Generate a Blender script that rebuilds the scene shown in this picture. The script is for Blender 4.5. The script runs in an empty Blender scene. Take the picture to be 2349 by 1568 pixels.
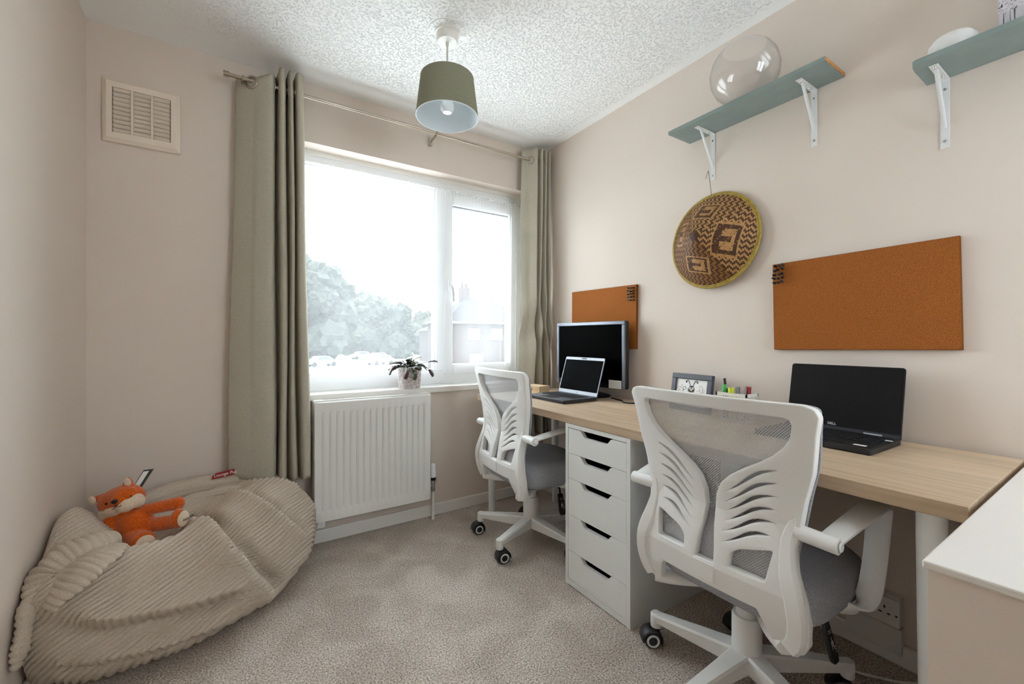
import bpy, bmesh, math, random
import numpy as np
from mathutils import Vector, Matrix
from mathutils import noise as mnoise
R = math.radians
PI = math.pi
rnd = random.Random(7)
scn = bpy.context.scene
COL = scn.collection

# ------------------------------------------------------------------ camera, world, light, exposure
cam_d = bpy.data.cameras.new('camera')
cam_d.sensor_width = 36.0
cam_d.lens = 966.0 / 2349.0 * 36.0
cam_d.shift_y = -6.0 / 2349.0
cam_d.clip_start = 0.02
cam_d.clip_end = 400
cam = bpy.data.objects.new('camera', cam_d)
COL.objects.link(cam)
cam.location = (0, 0, 1.062)
cam.rotation_euler = (R(90), 0, R(-32.9))
scn.camera = cam

world = bpy.data.worlds.new('overcast_sky')
scn.world = world
world.use_nodes = True
bg = world.node_tree.nodes['Background']
bg.inputs[0].default_value = (0.815, 0.915, 1.0, 1)
bg.inputs[1].default_value = 5.6

scn.view_settings.view_transform = 'Standard'
scn.view_settings.look = 'None'
scn.view_settings.gamma = 1.0
scn.view_settings.exposure = 1.05
scn.view_settings.use_curve_mapping = False
scn.cycles.max_bounces = 10
scn.cycles.diffuse_bounces = 6
scn.cycles.transparent_max_bounces = 16
scn.cycles.adaptive_threshold = 0.015
scn.cycles.caustics_reflective = False
scn.cycles.caustics_refractive = False

# ------------------------------------------------------------------ room dimensions
XL, XR, YW, YB, ZC = -0.528, 1.815, 2.40, -1.05, 2.38
WX0, WX1, WZ0, WZ1 = 0.20, 1.70, 0.765, 2.083     # window opening
YF = 2.505                                        # inner face of the window frame

# ------------------------------------------------------------------ materials
def srgb(r, g, b):
    f = lambda c: (c / 12.92 if c <= 0.04045 else ((c + 0.055) / 1.055) ** 2.4)
    return (f(r / 255), f(g / 255), f(b / 255), 1)

class NT:
    def __init__(self, m):
        self.t = m.node_tree
        self.n = self.t.nodes
    def add(self, kind, **kw):
        nd = self.n.new(kind)
        for k, v in kw.items():
            setattr(nd, k, v)
        return nd
    def link(self, a, b):
        self.t.links.new(a, b)
    def math(self, op, a, b=None, c=None):
        nd = self.n.new('ShaderNodeMath')
        nd.operation = op
        for i, v in enumerate((a, b, c)):
            if v is None:
                continue
            if isinstance(v, (int, float)):
                nd.inputs[i].default_value = v
            else:
                self.link(v, nd.inputs[i])
        return nd.outputs[0]

def mat(name, col, rough=0.6, metal=0.0, spec=0.5, noise=None, bump=None, **extra):
    """noise=(scale, colour2, low, high[, detail]); bump=(scale, strength, distance[, detail])"""
    m = bpy.data.materials.new(name)
    m.use_nodes = True
    t = NT(m)
    b = t.n['Principled BSDF']
    b.inputs['Base Color'].default_value = col
    b.inputs['Roughness'].default_value = rough
    b.inputs['Metallic'].default_value = metal
    b.inputs['Specular IOR Level'].default_value = spec
    for k, v in extra.items():
        b.inputs[k.replace('_', ' ')].default_value = v
    co = None
    if noise or bump:
        co = t.add('ShaderNodeTexCoord').outputs['Object']
    if noise:
        nz = t.add('ShaderNodeTexNoise')
        t.link(co, nz.inputs['Vector'])
        nz.inputs['Scale'].default_value = noise[0]
        nz.inputs['Detail'].default_value = noise[4] if len(noise) > 4 else 3
        rp = t.add('ShaderNodeValToRGB')
        rp.color_ramp.elements[0].position = noise[2]
        rp.color_ramp.elements[1].position = noise[3]
        rp.color_ramp.elements[0].color = col
        rp.color_ramp.elements[1].color = noise[1]
        t.link(nz.outputs['Fac'], rp.inputs[0])
        t.link(rp.outputs[0], b.inputs['Base Color'])
    if bump:
        nb = t.add('ShaderNodeTexNoise')
        t.link(co, nb.inputs['Vector'])
        nb.inputs['Scale'].default_value = bump[0]
        nb.inputs['Detail'].default_value = bump[3] if len(bump) > 3 else 2
        bp = t.add('ShaderNodeBump')
        bp.inputs['Strength'].default_value = bump[1]
        bp.inputs['Distance'].default_value = bump[2]
        t.link(nb.outputs['Fac'], bp.inputs['Height'])
        t.link(bp.outputs[0], b.inputs['Normal'])
    return m

WALL = mat('wall_paint', srgb(226, 214, 203), 0.85, spec=0.2, noise=(1.3, srgb(223, 210, 198), .35, .65), bump=(220, .08, .002))
WHITE_PAINT = mat('white_gloss_paint', srgb(238, 236, 230), 0.35, bump=(40, .05, .002))
UPVC = mat('white_upvc', srgb(240, 242, 243), 0.25)
RADW = mat('radiator_enamel', srgb(232, 231, 226), 0.3)
CHAIRW = mat('white_chair_plastic', srgb(236, 236, 233), 0.42, bump=(900, .05, .0004))
LEGW = mat('white_leg_paint', srgb(238, 240, 238), 0.3)
DRAWW = mat('drawer_white', srgb(232, 234, 231), 0.45)
BLACKP = mat('black_plastic', srgb(24, 24, 27), 0.45)
BLACKM = mat('black_matte', srgb(17, 17, 19), 0.55)
SCREEN = mat('dark_screen', srgb(2, 2, 2), 0.3, spec=0.008)
SCREEN2 = mat('dark_matte_screen', srgb(30, 28, 29), 0.6, spec=0.1)
SILVER = mat('silver_plastic', srgb(150, 154, 160), 0.4, metal=0.2)
BEZEL = mat('gunmetal_bezel', srgb(112, 116, 124), 0.22, metal=0.5)
CHROME = mat('chrome', srgb(200, 200, 198), 0.15, metal=1.0)
NICKEL = mat('brushed_nickel', srgb(190, 180, 165), 0.25, metal=1.0)
CORK = mat('cork', srgb(170, 106, 54), 0.9, spec=0.1, noise=(420, srgb(142, 80, 36), .40, .60, 4), bump=(500, .3, .001))
CORKE = mat('cork_edge', srgb(128, 78, 36), 0.9, spec=0.1, noise=(300, srgb(110, 64, 28), .4, .6))
SHELFG = mat('shelf_green_paint', srgb(140, 154, 151), 0.6, bump=(60, .08, .002), noise=(14, srgb(135, 150, 146), .4, .6))
RAWWOOD = mat('raw_board_edge', srgb(190, 140, 88), 0.8, noise=(120, srgb(168, 118, 70), .4, .6))
BRKW = mat('white_bracket', srgb(226, 228, 228), 0.35)
DARK = mat('dark_hole', srgb(12, 11, 10), 0.8)
YELLOWRIM = mat('bamboo_rim', srgb(176, 152, 66), 0.55, noise=(60, srgb(150, 124, 44), .35, .7))
W_DARK = mat('weave_dark', srgb(92, 58, 30), 0.6, noise=(90, srgb(70, 42, 22), .35, .65))
W_MID = mat('weave_mid', srgb(166, 118, 66), 0.55, noise=(90, srgb(146, 98, 52), .35, .65))
W_LIGHT = mat('weave_light', srgb(206, 160, 104), 0.5, noise=(90, srgb(188, 140, 84), .35, .65))
SOIL = mat('soil', srgb(48, 38, 30), 0.95, bump=(120, .8, .004))
LEAF = mat('cactus_leaf', srgb(58, 68, 44), 0.4, noise=(40, srgb(74, 62, 44), .4, .7))
LEAFR = mat('cactus_leaf_red', srgb(84, 42, 52), 0.4, noise=(50, srgb(64, 50, 44), .4, .7))
FOXO = mat('fox_plush_orange', srgb(226, 106, 24), 0.95, spec=0.1, noise=(260, srgb(186, 74, 14), .35, .7), bump=(420, .7, .003), Sheen_Weight=0.4)
FOXW = mat('fox_plush_cream', srgb(232, 214, 192), 0.95, spec=0.1, noise=(200, srgb(220, 196, 168), .35, .7), bump=(420, .7, .003), Sheen_Weight=0.3)
BROWNT = mat('brown_thread', srgb(60, 42, 32), 0.8)
GREENT = mat('tag_green', srgb(34, 52, 36), 0.5)
PAPER = mat('paper', srgb(236, 236, 234), 0.7)
REDT = mat('red_label', srgb(146, 24, 30), 0.7)
OAKBOX = mat('pale_box_wood', srgb(206, 182, 146), 0.6, noise=(30, srgb(190, 164, 126), .35, .65))
FRAMEG = mat('slate_frame', srgb(62, 66, 74), 0.45)
INK = mat('ink_grey', srgb(58, 58, 62), 0.7)
INKL = mat('ink_light_grey', srgb(150, 150, 152), 0.7)
YEL = mat('highlighter_yellow', srgb(214, 222, 60), 0.4)
GRN = mat('highlighter_green', srgb(84, 178, 104), 0.4)
REDP = mat('red_pen', srgb(146, 34, 44), 0.4)
GREYP = mat('grey_pen', srgb(150, 152, 155), 0.4)
BLUEP = mat('blue_pen', srgb(48, 80, 140), 0.4)
RUBBER = mat('grey_wheel_ring', srgb(214, 216, 218), 0.5)
SOCKET = mat('socket_white', srgb(226, 224, 216), 0.35)
LAMPSH = mat('sage_lampshade', srgb(150, 149, 128), 0.9, spec=0.1, noise=(500, srgb(132, 131, 112), .35, .65, 2), bump=(700, .3, .0006))
LAMPIN = mat('lampshade_lining', srgb(214, 222, 226), 0.5)
BULB = mat('frosted_bulb', srgb(240, 240, 238), 0.2)
CORDW = mat('white_cord', srgb(206, 200, 190), 0.5)
MARBLE = mat('marbled_white', srgb(236, 236, 234), 0.35, noise=(16, srgb(206, 202, 196), .45, .62, 6))
SEATF = mat('grey_seat_fabric', srgb(182, 184, 189), 0.9, spec=0.15, noise=(420, srgb(154, 156, 162), .4, .6, 1), bump=(650, .5, .001))
COUNTER = mat('bulkhead_top_paint', srgb(232, 228, 222), 0.4, bump=(8, .05, .01))

def carpet_mat():
    m = bpy.data.materials.new('carpet_pile')
    m.use_nodes = True
    t = NT(m); b = t.n['Principled BSDF']
    b.inputs['Roughness'].default_value = 0.95
    b.inputs['Specular IOR Level'].default_value = 0.08
    co = t.add('ShaderNodeTexCoord').outputs['Object']
    fine = t.add('ShaderNodeTexNoise'); t.link(co, fine.inputs['Vector'])
    fine.inputs['Scale'].default_value = 175; fine.inputs['Detail'].default_value = 3; fine.inputs['Roughness'].default_value = .65
    big = t.add('ShaderNodeTexNoise'); t.link(co, big.inputs['Vector'])
    big.inputs['Scale'].default_value = 4.5; big.inputs['Detail'].default_value = 4; big.inputs['Distortion'].default_value = .8
    r1 = t.add('ShaderNodeValToRGB'); t.link(fine.outputs['Fac'], r1.inputs[0])
    r1.color_ramp.elements[0].position = .37; r1.color_ramp.elements[0].color = srgb(152, 139, 126)
    r1.color_ramp.elements[1].position = .63; r1.color_ramp.elements[1].color = srgb(246, 236, 225)
    r2 = t.add('ShaderNodeValToRGB'); t.link(big.outputs['Fac'], r2.inputs[0])
    r2.color_ramp.elements[0].position = .38; r2.color_ramp.elements[0].color = (.80, .78, .76, 1)
    r2.color_ramp.elements[1].position = .62; r2.color_ramp.elements[1].color = (1, 1, 1, 1)
    mx = t.add('ShaderNodeMix', data_type='RGBA', blend_type='MULTIPLY'); mx.inputs[0].default_value = 1
    t.link(r1.outputs[0], mx.inputs[6]); t.link(r2.outputs[0], mx.inputs[7])
    t.link(mx.outputs[2], b.inputs['Base Color'])
    bp = t.add('ShaderNodeBump'); bp.inputs['Strength'].default_value = .8; bp.inputs['Distance'].default_value = .006
    t.link(fine.outputs['Fac'], bp.inputs['Height']); t.link(bp.outputs[0], b.inputs['Normal'])
    return m
CARPET = carpet_mat()

def ceiling_mat():
    m = bpy.data.materials.new('stippled_ceiling')
    m.use_nodes = True
    t = NT(m); b = t.n['Principled BSDF']
    b.inputs['Base Color'].default_value = srgb(247, 247, 245)
    b.inputs['Roughness'].default_value = .8
    b.inputs['Specular IOR Level'].default_value = .2
    tc = t.add('ShaderNodeTexCoord'); co = tc.outputs['Object']
    nz = t.add('ShaderNodeTexNoise'); t.link(co, nz.inputs['Vector'])
    nz.inputs['Scale'].default_value = 105; nz.inputs['Detail'].default_value = 2; nz.inputs['Distortion'].default_value = .6
    rp = t.add('ShaderNodeValToRGB'); t.link(nz.outputs['Fac'], rp.inputs[0])
    rp.color_ramp.elements[0].position = .33; rp.color_ramp.elements[0].color = (0, 0, 0, 1)
    rp.color_ramp.elements[1].position = .47; rp.color_ramp.elements[1].color = (1, 1, 1, 1)
    # smooth margin along the walls
    sx = t.add('ShaderNodeSeparateXYZ'); t.link(co, sx.inputs[0])
    def edge(v, lo, hi):
        mr = t.add('ShaderNodeMapRange'); t.link(v, mr.inputs[0])
        mr.inputs[1].default_value = lo; mr.inputs[2].default_value = hi
        return mr.outputs[0]
    e = t.math('MULTIPLY', edge(sx.outputs[0], XR - .03, XR - .07), edge(sx.outputs[0], XL + .10, XL + .5))
    e = t.math('MULTIPLY', e, edge(sx.outputs[1], YW - .10, YW - .22))
    dx = t.math('SUBTRACT', sx.outputs[0], .75); dy = t.math('SUBTRACT', sx.outputs[1], 1.672)
    dd = t.math('SQRT', t.math('ADD', t.math('MULTIPLY', dx, dx), t.math('MULTIPLY', dy, dy)))
    e = t.math('MULTIPLY', e, edge(dd, .082, .092))
    bp = t.add('ShaderNodeBump'); bp.inputs['Distance'].default_value = .006
    t.link(t.math('MULTIPLY', e, .85), bp.inputs['Strength'])
    t.link(rp.outputs[0], bp.inputs['Height']); t.link(bp.outputs[0], b.inputs['Normal'])
    return m
CEIL = ceiling_mat()

def oak_mat():
    m = bpy.data.materials.new('oak_effect_laminate')
    m.use_nodes = True
    t = NT(m); b = t.n['Principled BSDF']
    b.inputs['Roughness'].default_value = .45
    b.inputs['Specular IOR Level'].default_value = .35
    co = t.add('ShaderNodeTexCoord').outputs['Object']
    mp = t.add('ShaderNodeMapping'); t.link(co, mp.inputs[0])
    mp.inputs['Scale'].default_value = (60, 2.2, 60)
    nz = t.add('ShaderNodeTexNoise'); t.link(mp.outputs[0], nz.inputs['Vector'])
    nz.inputs['Scale'].default_value = 1.0; nz.inputs['Detail'].default_value = 5; nz.inputs['Distortion'].default_value = .5
    rp = t.add('ShaderNodeValToRGB'); t.link(nz.outputs['Fac'], rp.inputs[0])
    rp.color_ramp.elements[0].position = .3; rp.color_ramp.elements[0].color = srgb(190, 163, 132)
    rp.color_ramp.elements[1].position = .7; rp.color_ramp.elements[1].color = srgb(217, 194, 166)
    # printed staves: strips across the depth, each a slightly different tone
    sx = t.add('ShaderNodeSeparateXYZ'); t.link(co, sx.inputs[0])
    st = t.math('FLOOR', t.math('MULTIPLY', sx.outputs[0], 1 / .125))
    wn = t.add('ShaderNodeTexWhiteNoise', noise_dimensions='1D'); t.link(st, wn.inputs['W'])
    val = t.math('MULTIPLY_ADD', wn.outputs['Value'], .22, .86)
    mx = t.add('ShaderNodeMix', data_type='RGBA', blend_type='MULTIPLY'); mx.inputs[0].default_value = 1
    t.link(rp.outputs[0], mx.inputs[6])
    cb = t.add('ShaderNodeCombineColor'); 
    for i in range(3): t.link(val, cb.inputs[i])
    t.link(cb.outputs[0], mx.inputs[7])
    t.link(mx.outputs[2], b.inputs['Base Color'])
    return m
OAK = oak_mat()

def fabric_mat(name, c1, c2, rough=.95, stretch=(900, 900, 120), transl=0.0, bs=.35):
    m = bpy.data.materials.new(name)
    m.use_nodes = True
    t = NT(m); b = t.n['Principled BSDF']
    b.inputs['Roughness'].default_value = rough
    b.inputs['Specular IOR Level'].default_value = .1
    co = t.add('ShaderNodeTexCoord').outputs['Object']
    cols = []
    for s in (stretch, (stretch[2], stretch[1], stretch[0])):
        mp = t.add('ShaderNodeMapping'); t.link(co, mp.inputs[0]); mp.inputs['Scale'].default_value = s
        nz = t.add('ShaderNodeTexNoise'); t.link(mp.outputs[0], nz.inputs['Vector']); nz.inputs['Scale'].default_value = 1; nz.inputs['Detail'].default_value = 2
        cols.append(nz.outputs['Fac'])
    a = t.math('MULTIPLY', t.math('ADD', cols[0], cols[1]), .5)
    rp = t.add('ShaderNodeValToRGB'); t.link(a, rp.inputs[0])
    rp.color_ramp.elements[0].position = .38; rp.color_ramp.elements[0].color = c1
    rp.color_ramp.elements[1].position = .62; rp.color_ramp.elements[1].color = c2
    t.link(rp.outputs[0], b.inputs['Base Color'])
    bp = t.add('ShaderNodeBump'); bp.inputs['Strength'].default_value = bs; bp.inputs['Distance'].default_value = .001
    t.link(a, bp.inputs['Height']); t.link(bp.outputs[0], b.inputs['Normal'])
    if transl:
        tr = t.add('ShaderNodeBsdfTranslucent'); t.link(rp.outputs[0], tr.inputs[0])
        mx = t.add('ShaderNodeMixShader'); mx.inputs[0].default_value = transl
        t.link(b.outputs[0], mx.inputs[1]); t.link(tr.outputs[0], mx.inputs[2])
        t.link(mx.outputs[0], t.n['Material Output'].inputs[0])
    return m
LINEN = fabric_mat('linen_curtain', srgb(178, 172, 154), srgb(206, 200, 184), transl=.12)
CORD = fabric_mat('cord_plush', srgb(186, 172, 155), srgb(211, 199, 183), stretch=(420, 420, 300), bs=.5)

def voile_mat():
    m = bpy.data.materials.new('white_voile')
    m.use_nodes = True
    t = NT(m)
    tp = t.add('ShaderNodeBsdfTransparent')
    tl = t.add('ShaderNodeBsdfTranslucent'); tl.inputs[0].default_value = (.95, .96, .97, 1)
    df = t.add('ShaderNodeBsdfDiffuse'); df.inputs[0].default_value = (.93, .94, .95, 1)
    m1 = t.add('ShaderNodeMixShader'); m1.inputs[0].default_value = .45
    t.link(tl.outputs[0], m1.inputs[1]); t.link(df.outputs[0], m1.inputs[2])
    # the fabric closes up when seen at a slant or folded
    lw = t.add('ShaderNodeLayerWeight'); lw.inputs[0].default_value = .25
    f = t.math('MINIMUM', t.math('MULTIPLY_ADD', lw.outputs['Facing'], .36, .145), .92)
    m2 = t.add('ShaderNodeMixShader'); t.link(f, m2.inputs[0])
    t.link(tp.outputs[0], m2.inputs[1]); t.link(m1.outputs[0], m2.inputs[2])
    t.link(m2.outputs[0], t.n['Material Output'].inputs[0])
    return m
VOILE = voile_mat()

def glass_mat(name, tint=(1, 1, 1, 1), refl=.004):
    """thin sheet glass: mirror-like at a slant, otherwise clear"""
    m = bpy.data.materials.new(name)
    m.use_nodes = True
    t = NT(m)
    tp = t.add('ShaderNodeBsdfTransparent'); tp.inputs[0].default_value = tint
    gl = t.add('ShaderNodeBsdfGlossy'); gl.inputs['Roughness'].default_value = .01
    lw = t.add('ShaderNodeLayerWeight'); lw.inputs[0].default_value = .5
    fr = t.math('MULTIPLY_ADD', t.math('POWER', lw.outputs['Facing'], 4.5), .9, refl)
    mx = t.add('ShaderNodeMixShader'); t.link(fr, mx.inputs[0])
    t.link(tp.outputs[0], mx.inputs[1]); t.link(gl.outputs[0], mx.inputs[2])
    t.link(mx.outputs[0], t.n['Material Output'].inputs[0])
    return m
GLASS = glass_mat('window_glass')
BOWLG = glass_mat('bowl_glass', (.985, .985, .985, 1), .04)

def mesh_fabric():
    m = bpy.data.materials.new('perforated_mesh_fabric')
    m.use_nodes = True
    t = NT(m); b = t.n['Principled BSDF']
    b.inputs['Base Color'].default_value = srgb(196, 197, 199)
    b.inputs['Roughness'].default_value = .7
    co = t.add('ShaderNodeTexCoord').outputs['Object']
    sx = t.add('ShaderNodeSeparateXYZ'); t.link(co, sx.inputs[0])
    k = 2 * PI / .0072
    a = t.math('COSINE', t.math('MULTIPLY', sx.outputs[1], k))
    c = t.math('COSINE', t.math('MULTIPLY', sx.outputs[2], k))
    h = t.math('GREATER_THAN', t.math('MULTIPLY', a, c), .42)
    tp = t.add('ShaderNodeBsdfTransparent')
    mx = t.add('ShaderNodeMixShader'); t.link(h, mx.inputs[0])
    t.link(b.outputs[0], mx.inputs[1]); t.link(tp.outputs[0], mx.inputs[2])
    t.link(mx.outputs[0], t.n['Material Output'].inputs[0])
    return m
MESHF = mesh_fabric()

def pot_mat():
    m = bpy.data.materials.new('toile_print_pot')
    m.use_nodes = True
    t = NT(m); b = t.n['Principled BSDF']
    b.inputs['Roughness'].default_value = .35
    co = t.add('ShaderNodeTexCoord').outputs['Object']
    nz = t.add('ShaderNodeTexNoise'); t.link(co, nz.inputs['Vector'])
    nz.inputs['Scale'].default_value = 55; nz.inputs['Detail'].default_value = 3; nz.inputs['Distortion'].default_value = 2.2
    rp = t.add('ShaderNodeValToRGB'); t.link(nz.outputs['Fac'], rp.inputs[0])
    e = rp.color_ramp.elements
    e[0].position = .40; e[0].color = srgb(238, 230, 228)
    e[1].position = .47; e[1].color = srgb(150, 136, 134)
    x = e.new(.53); x.color = srgb(176, 162, 158)
    x = e.new(.58); x.color = srgb(238, 230, 228)
    t.link(rp.outputs[0], b.inputs['Base Color'])
    return m
POT = pot_mat()

def print_mat():
    m = bpy.data.materials.new('ink_drawing_print')
    m.use_nodes = True
    t = NT(m); b = t.n['Principled BSDF']
    b.inputs['Roughness'].default_value = .5
    co = t.add('ShaderNodeTexCoord').outputs['Object']
    nz = t.add('ShaderNodeTexNoise'); t.link(co, nz.inputs['Vector'])
    nz.inputs['Scale'].default_value = 38; nz.inputs['Detail'].default_value = 2; nz.inputs['Distortion'].default_value = 3
    rp = t.add('ShaderNodeValToRGB'); t.link(nz.outputs['Fac'], rp.inputs[0])
    e = rp.color_ramp.elements
    e[0].position = .36; e[0].color = srgb(34, 34, 42)
    e[1].position = .41; e[1].color = srgb(222, 216, 222)
    x = e.new(.53); x.color = srgb(222, 216, 222)
    x = e.new(.55); x.color = srgb(60, 60, 68)
    x = e.new(.575); x.color = srgb(222, 216, 222)
    # upright pen strokes on the lower part
    mp = t.add('ShaderNodeMapping'); t.link(co, mp.inputs[0]); mp.inputs['Scale'].default_value = (1, 260, 6)
    n2 = t.add('ShaderNodeTexNoise'); t.link(mp.outputs[0], n2.inputs['Vector']); n2.inputs['Scale'].default_value = 1
    r2 = t.add('ShaderNodeValToRGB'); t.link(n2.outputs['Fac'], r2.inputs[0])
    r2.color_ramp.elements[0].position = .36; r2.color_ramp.elements[0].color = srgb(70, 70, 78)
    r2.color_ramp.elements[1].position = .46; r2.color_ramp.elements[1].color = srgb(208, 204, 210)
    sx = t.add('ShaderNodeSeparateXYZ'); t.link(co, sx.inputs[0])
    g = t.math('GREATER_THAN', sx.outputs[2], .055)
    mx = t.add('ShaderNodeMix', data_type='RGBA'); t.link(g, mx.inputs[0])
    t.link(r2.outputs[0], mx.inputs[6]); t.link(rp.outputs[0], mx.inputs[7])
    t.link(mx.outputs[2], b.inputs['Base Color'])
    return m
PRINT = print_mat()

# ------------------------------------------------------------------ geometry helpers
def new_obj(name, me, mt, parent=None, smooth=False, loc=None):
    o = bpy.data.objects.new(name, me)
    COL.objects.link(o)
    if mt is not None:
        for x in (mt if isinstance(mt, (list, tuple)) else [mt]):
            me.materials.append(x)
    if parent is not None:
        o.parent = parent
    if loc is not None:
        o.location = loc
    if smooth and hasattr(me, 'polygons'):
        me.polygons.foreach_set('use_smooth', [True] * len(me.polygons))
    return o

def mesh(name, v, f, mt, parent=None, smooth=False, loc=None, midx=None):
    me = bpy.data.meshes.new(name)
    me.from_pydata([tuple(map(float, p)) for p in v], [], [tuple(map(int, q)) for q in f])
    o = new_obj(name, me, mt, parent, smooth, loc)
    if midx is not None:
        me.polygons.foreach_set('material_index', midx)
    me.update()
    return o

def from_bm(name, bm, mt, parent=None, smooth=False, loc=None):
    bmesh.ops.recalc_face_normals(bm, faces=bm.faces)
    me = bpy.data.meshes.new(name)
    bm.to_mesh(me); bm.free()
    return new_obj(name, me, mt, parent, smooth, loc)

def bm_box(bm, lo, hi, bevel=0, seg=2):
    n0 = set(bm.verts)
    lo = Vector(lo); hi = Vector(hi)
    r = bmesh.ops.create_cube(bm, size=1)
    for v in r['verts']:
        v.co = Vector(((lo[i] + hi[i]) / 2 + v.co[i] * (hi[i] - lo[i])) for i in range(3))
    if bevel:
        es = set(e for v in r['verts'] for e in v.link_edges)
        bmesh.ops.bevel(bm, geom=list(es), offset=bevel, segments=seg, affect='EDGES', profile=.5)
    return [v for v in bm.verts if v not in n0]

def box(name, lo, hi, mt, parent=None, bevel=0, seg=2, loc=None):
    bm = bmesh.new()
    bm_box(bm, lo, hi, bevel, seg)
    return from_bm(name, bm, mt, parent, loc=loc)

def lathe(name, prof, mt, parent=None, n=32, loc=None, smooth=True, axis='Z', cap=True):
    v = []; f = []
    for (r, z) in prof:
        for k in range(n):
            a = 2 * PI * k / n
            p = (r * math.cos(a), r * math.sin(a), z)
            if axis == 'X': p = (p[2], p[0], p[1])
            if axis == 'Y': p = (p[0], p[2], p[1])
            v.append(p)
    for i in range(len(prof) - 1):
        for k in range(n):
            f.append((i * n + k, i * n + (k + 1) % n, (i + 1) * n + (k + 1) % n, (i + 1) * n + k))
    if cap:
        if prof[0][0] > 1e-6: f.append(tuple(range(n))[::-1])
        if prof[-1][0] > 1e-6: f.append(tuple((len(prof) - 1) * n + k for k in range(n)))
    bm = bmesh.new()
    vv = [bm.verts.new(p) for p in v]
    for q in f:
        try: bm.faces.new([vv[i] for i in q])
        except ValueError: pass
    bmesh.ops.remove_doubles(bm, verts=bm.verts, dist=1e-6)
    bmesh.ops.recalc_face_normals(bm, faces=bm.faces)
    o = from_bm(name, bm, mt, parent, smooth, loc)
    if smooth:
        sharp(o)
    return o

def sharp(o, ang=35):
    me = o.data
    bm = bmesh.new(); bm.from_mesh(me)
    for e in bm.edges:
        if len(e.link_faces) == 2 and e.calc_face_angle(0) > R(ang):
            e.smooth = False
    bm.to_mesh(me); bm.free()

def smooth_path(pts, n=8):
    """Catmull-Rom through the points"""
    P = [Vector(p) for p in pts]
    P = [P[0] * 2 - P[1]] + P + [P[-1] * 2 - P[-2]]
    out = []
    for i in range(1, len(P) - 2):
        for k in range(n):
            t = k / n
            a, b, c, d = P[i - 1], P[i], P[i + 1], P[i + 2]
            out.append(.5 * ((2 * b) + (c - a) * t + (2 * a - 5 * b + 4 * c - d) * t * t + (3 * b - a - 3 * c + d) * t ** 3))
    out.append(P[-2])
    return out

def tube_vf(pts, r, n=10, up=(0, 0, 1), sx=1, sy=1, closed=False, rect=0):
    P = [Vector(p) for p in pts]
    m = len(P)
    rr = r if isinstance(r, (list, tuple, np.ndarray)) else [r] * m
    v = []; f = []
    upv = Vector(up)
    for i, p in enumerate(P):
        if closed: t = P[(i + 1) % m] - P[i - 1]
        else: t = P[min(i + 1, m - 1)] - P[max(i - 1, 0)]
        t.normalize()
        s = t.cross(upv)
        if s.length < 1e-4: s = t.cross(Vector((1, 0, 0)))
        s.normalize(); w = s.cross(t).normalized()
        for k in range(n):
            a = 2 * PI * (k + .5) / n
            c, d = math.cos(a), math.sin(a)
            if rect:
                q = (abs(c) ** rect + abs(d) ** rect) ** (-1 / rect); c *= q; d *= q
            v.append(p + s * (c * rr[i] * sx) + w * (d * rr[i] * sy))
    for i in range(m if closed else m - 1):
        j = (i + 1) % m
        for k in range(n):
            f.append((i * n + k, i * n + (k + 1) % n, j * n + (k + 1) % n, j * n + k))
    if not closed:
        f.append(tuple(range(n))[::-1]); f.append(tuple((m - 1) * n + k for k in range(n)))
    return v, f

def tube(name, pts, r, mt, parent=None, n=10, smooth=True, loc=None, **kw):
    v, f = tube_vf(pts, r, n, **kw)
    o = mesh(name, v, f, mt, parent, False, loc)
    bm = bmesh.new(); bm.from_mesh(o.data)
    bmesh.ops.recalc_face_normals(bm, faces=bm.faces); bm.to_mesh(o.data); bm.free()
    if smooth:
        o.data.polygons.foreach_set('use_smooth', [True] * len(o.data.polygons))
        sharp(o, 50)
    return o

def ngon_prism(name, poly, depth, fn, mt, parent=None, bevel=0, loc=None):
    """extruded outline: poly in 2-D, fn(a, b, t) -> 3-D with t in 0..depth"""
    bm = bmesh.new()
    lo = [bm.verts.new(fn(a, b, 0)) for a, b in poly]
    hi = [bm.verts.new(fn(a, b, depth)) for a, b in poly]
    n = len(poly)
    bm.faces.new(lo); bm.faces.new(hi[::-1])
    for i in range(n):
        bm.faces.new((lo[i], lo[(i + 1) % n], hi[(i + 1) % n], hi[i]))
    bmesh.ops.recalc_face_normals(bm, faces=bm.faces)
    if bevel:
        es = [e for e in bm.edges if e.calc_face_angle(0) > R(50)]
        bmesh.ops.bevel(bm, geom=es, offset=bevel, segments=2, affect='EDGES', profile=.5)
    return from_bm(name, bm, mt, parent, loc=loc)

def curve_shape(splines, extrude, bevel, res=1):
    """flat outlines (with holes) -> bmesh lying in XY"""
    cu = bpy.data.curves.new('outline', 'CURVE')
    cu.dimensions = '2D'; cu.fill_mode = 'BOTH'
    cu.extrude = extrude; cu.bevel_depth = bevel; cu.bevel_resolution = res
    for pts in splines:
        s = cu.splines.new('POLY'); s.points.add(len(pts) - 1)
        for p, q in zip(s.points, pts): p.co = (q[0], q[1], 0, 1)
        s.use_cyclic_u = True
    o = bpy.data.objects.new('outline', cu)
    COL.objects.link(o)
    dg = bpy.context.evaluated_depsgraph_get()
    me = bpy.data.meshes.new_from_object(o.evaluated_get(dg))
    bm = bmesh.new(); bm.from_mesh(me)
    bpy.data.objects.remove(o); bpy.data.curves.remove(cu); bpy.data.meshes.remove(me)
    bmesh.ops.remove_doubles(bm, verts=bm.verts, dist=1e-5)
    return bm

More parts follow.
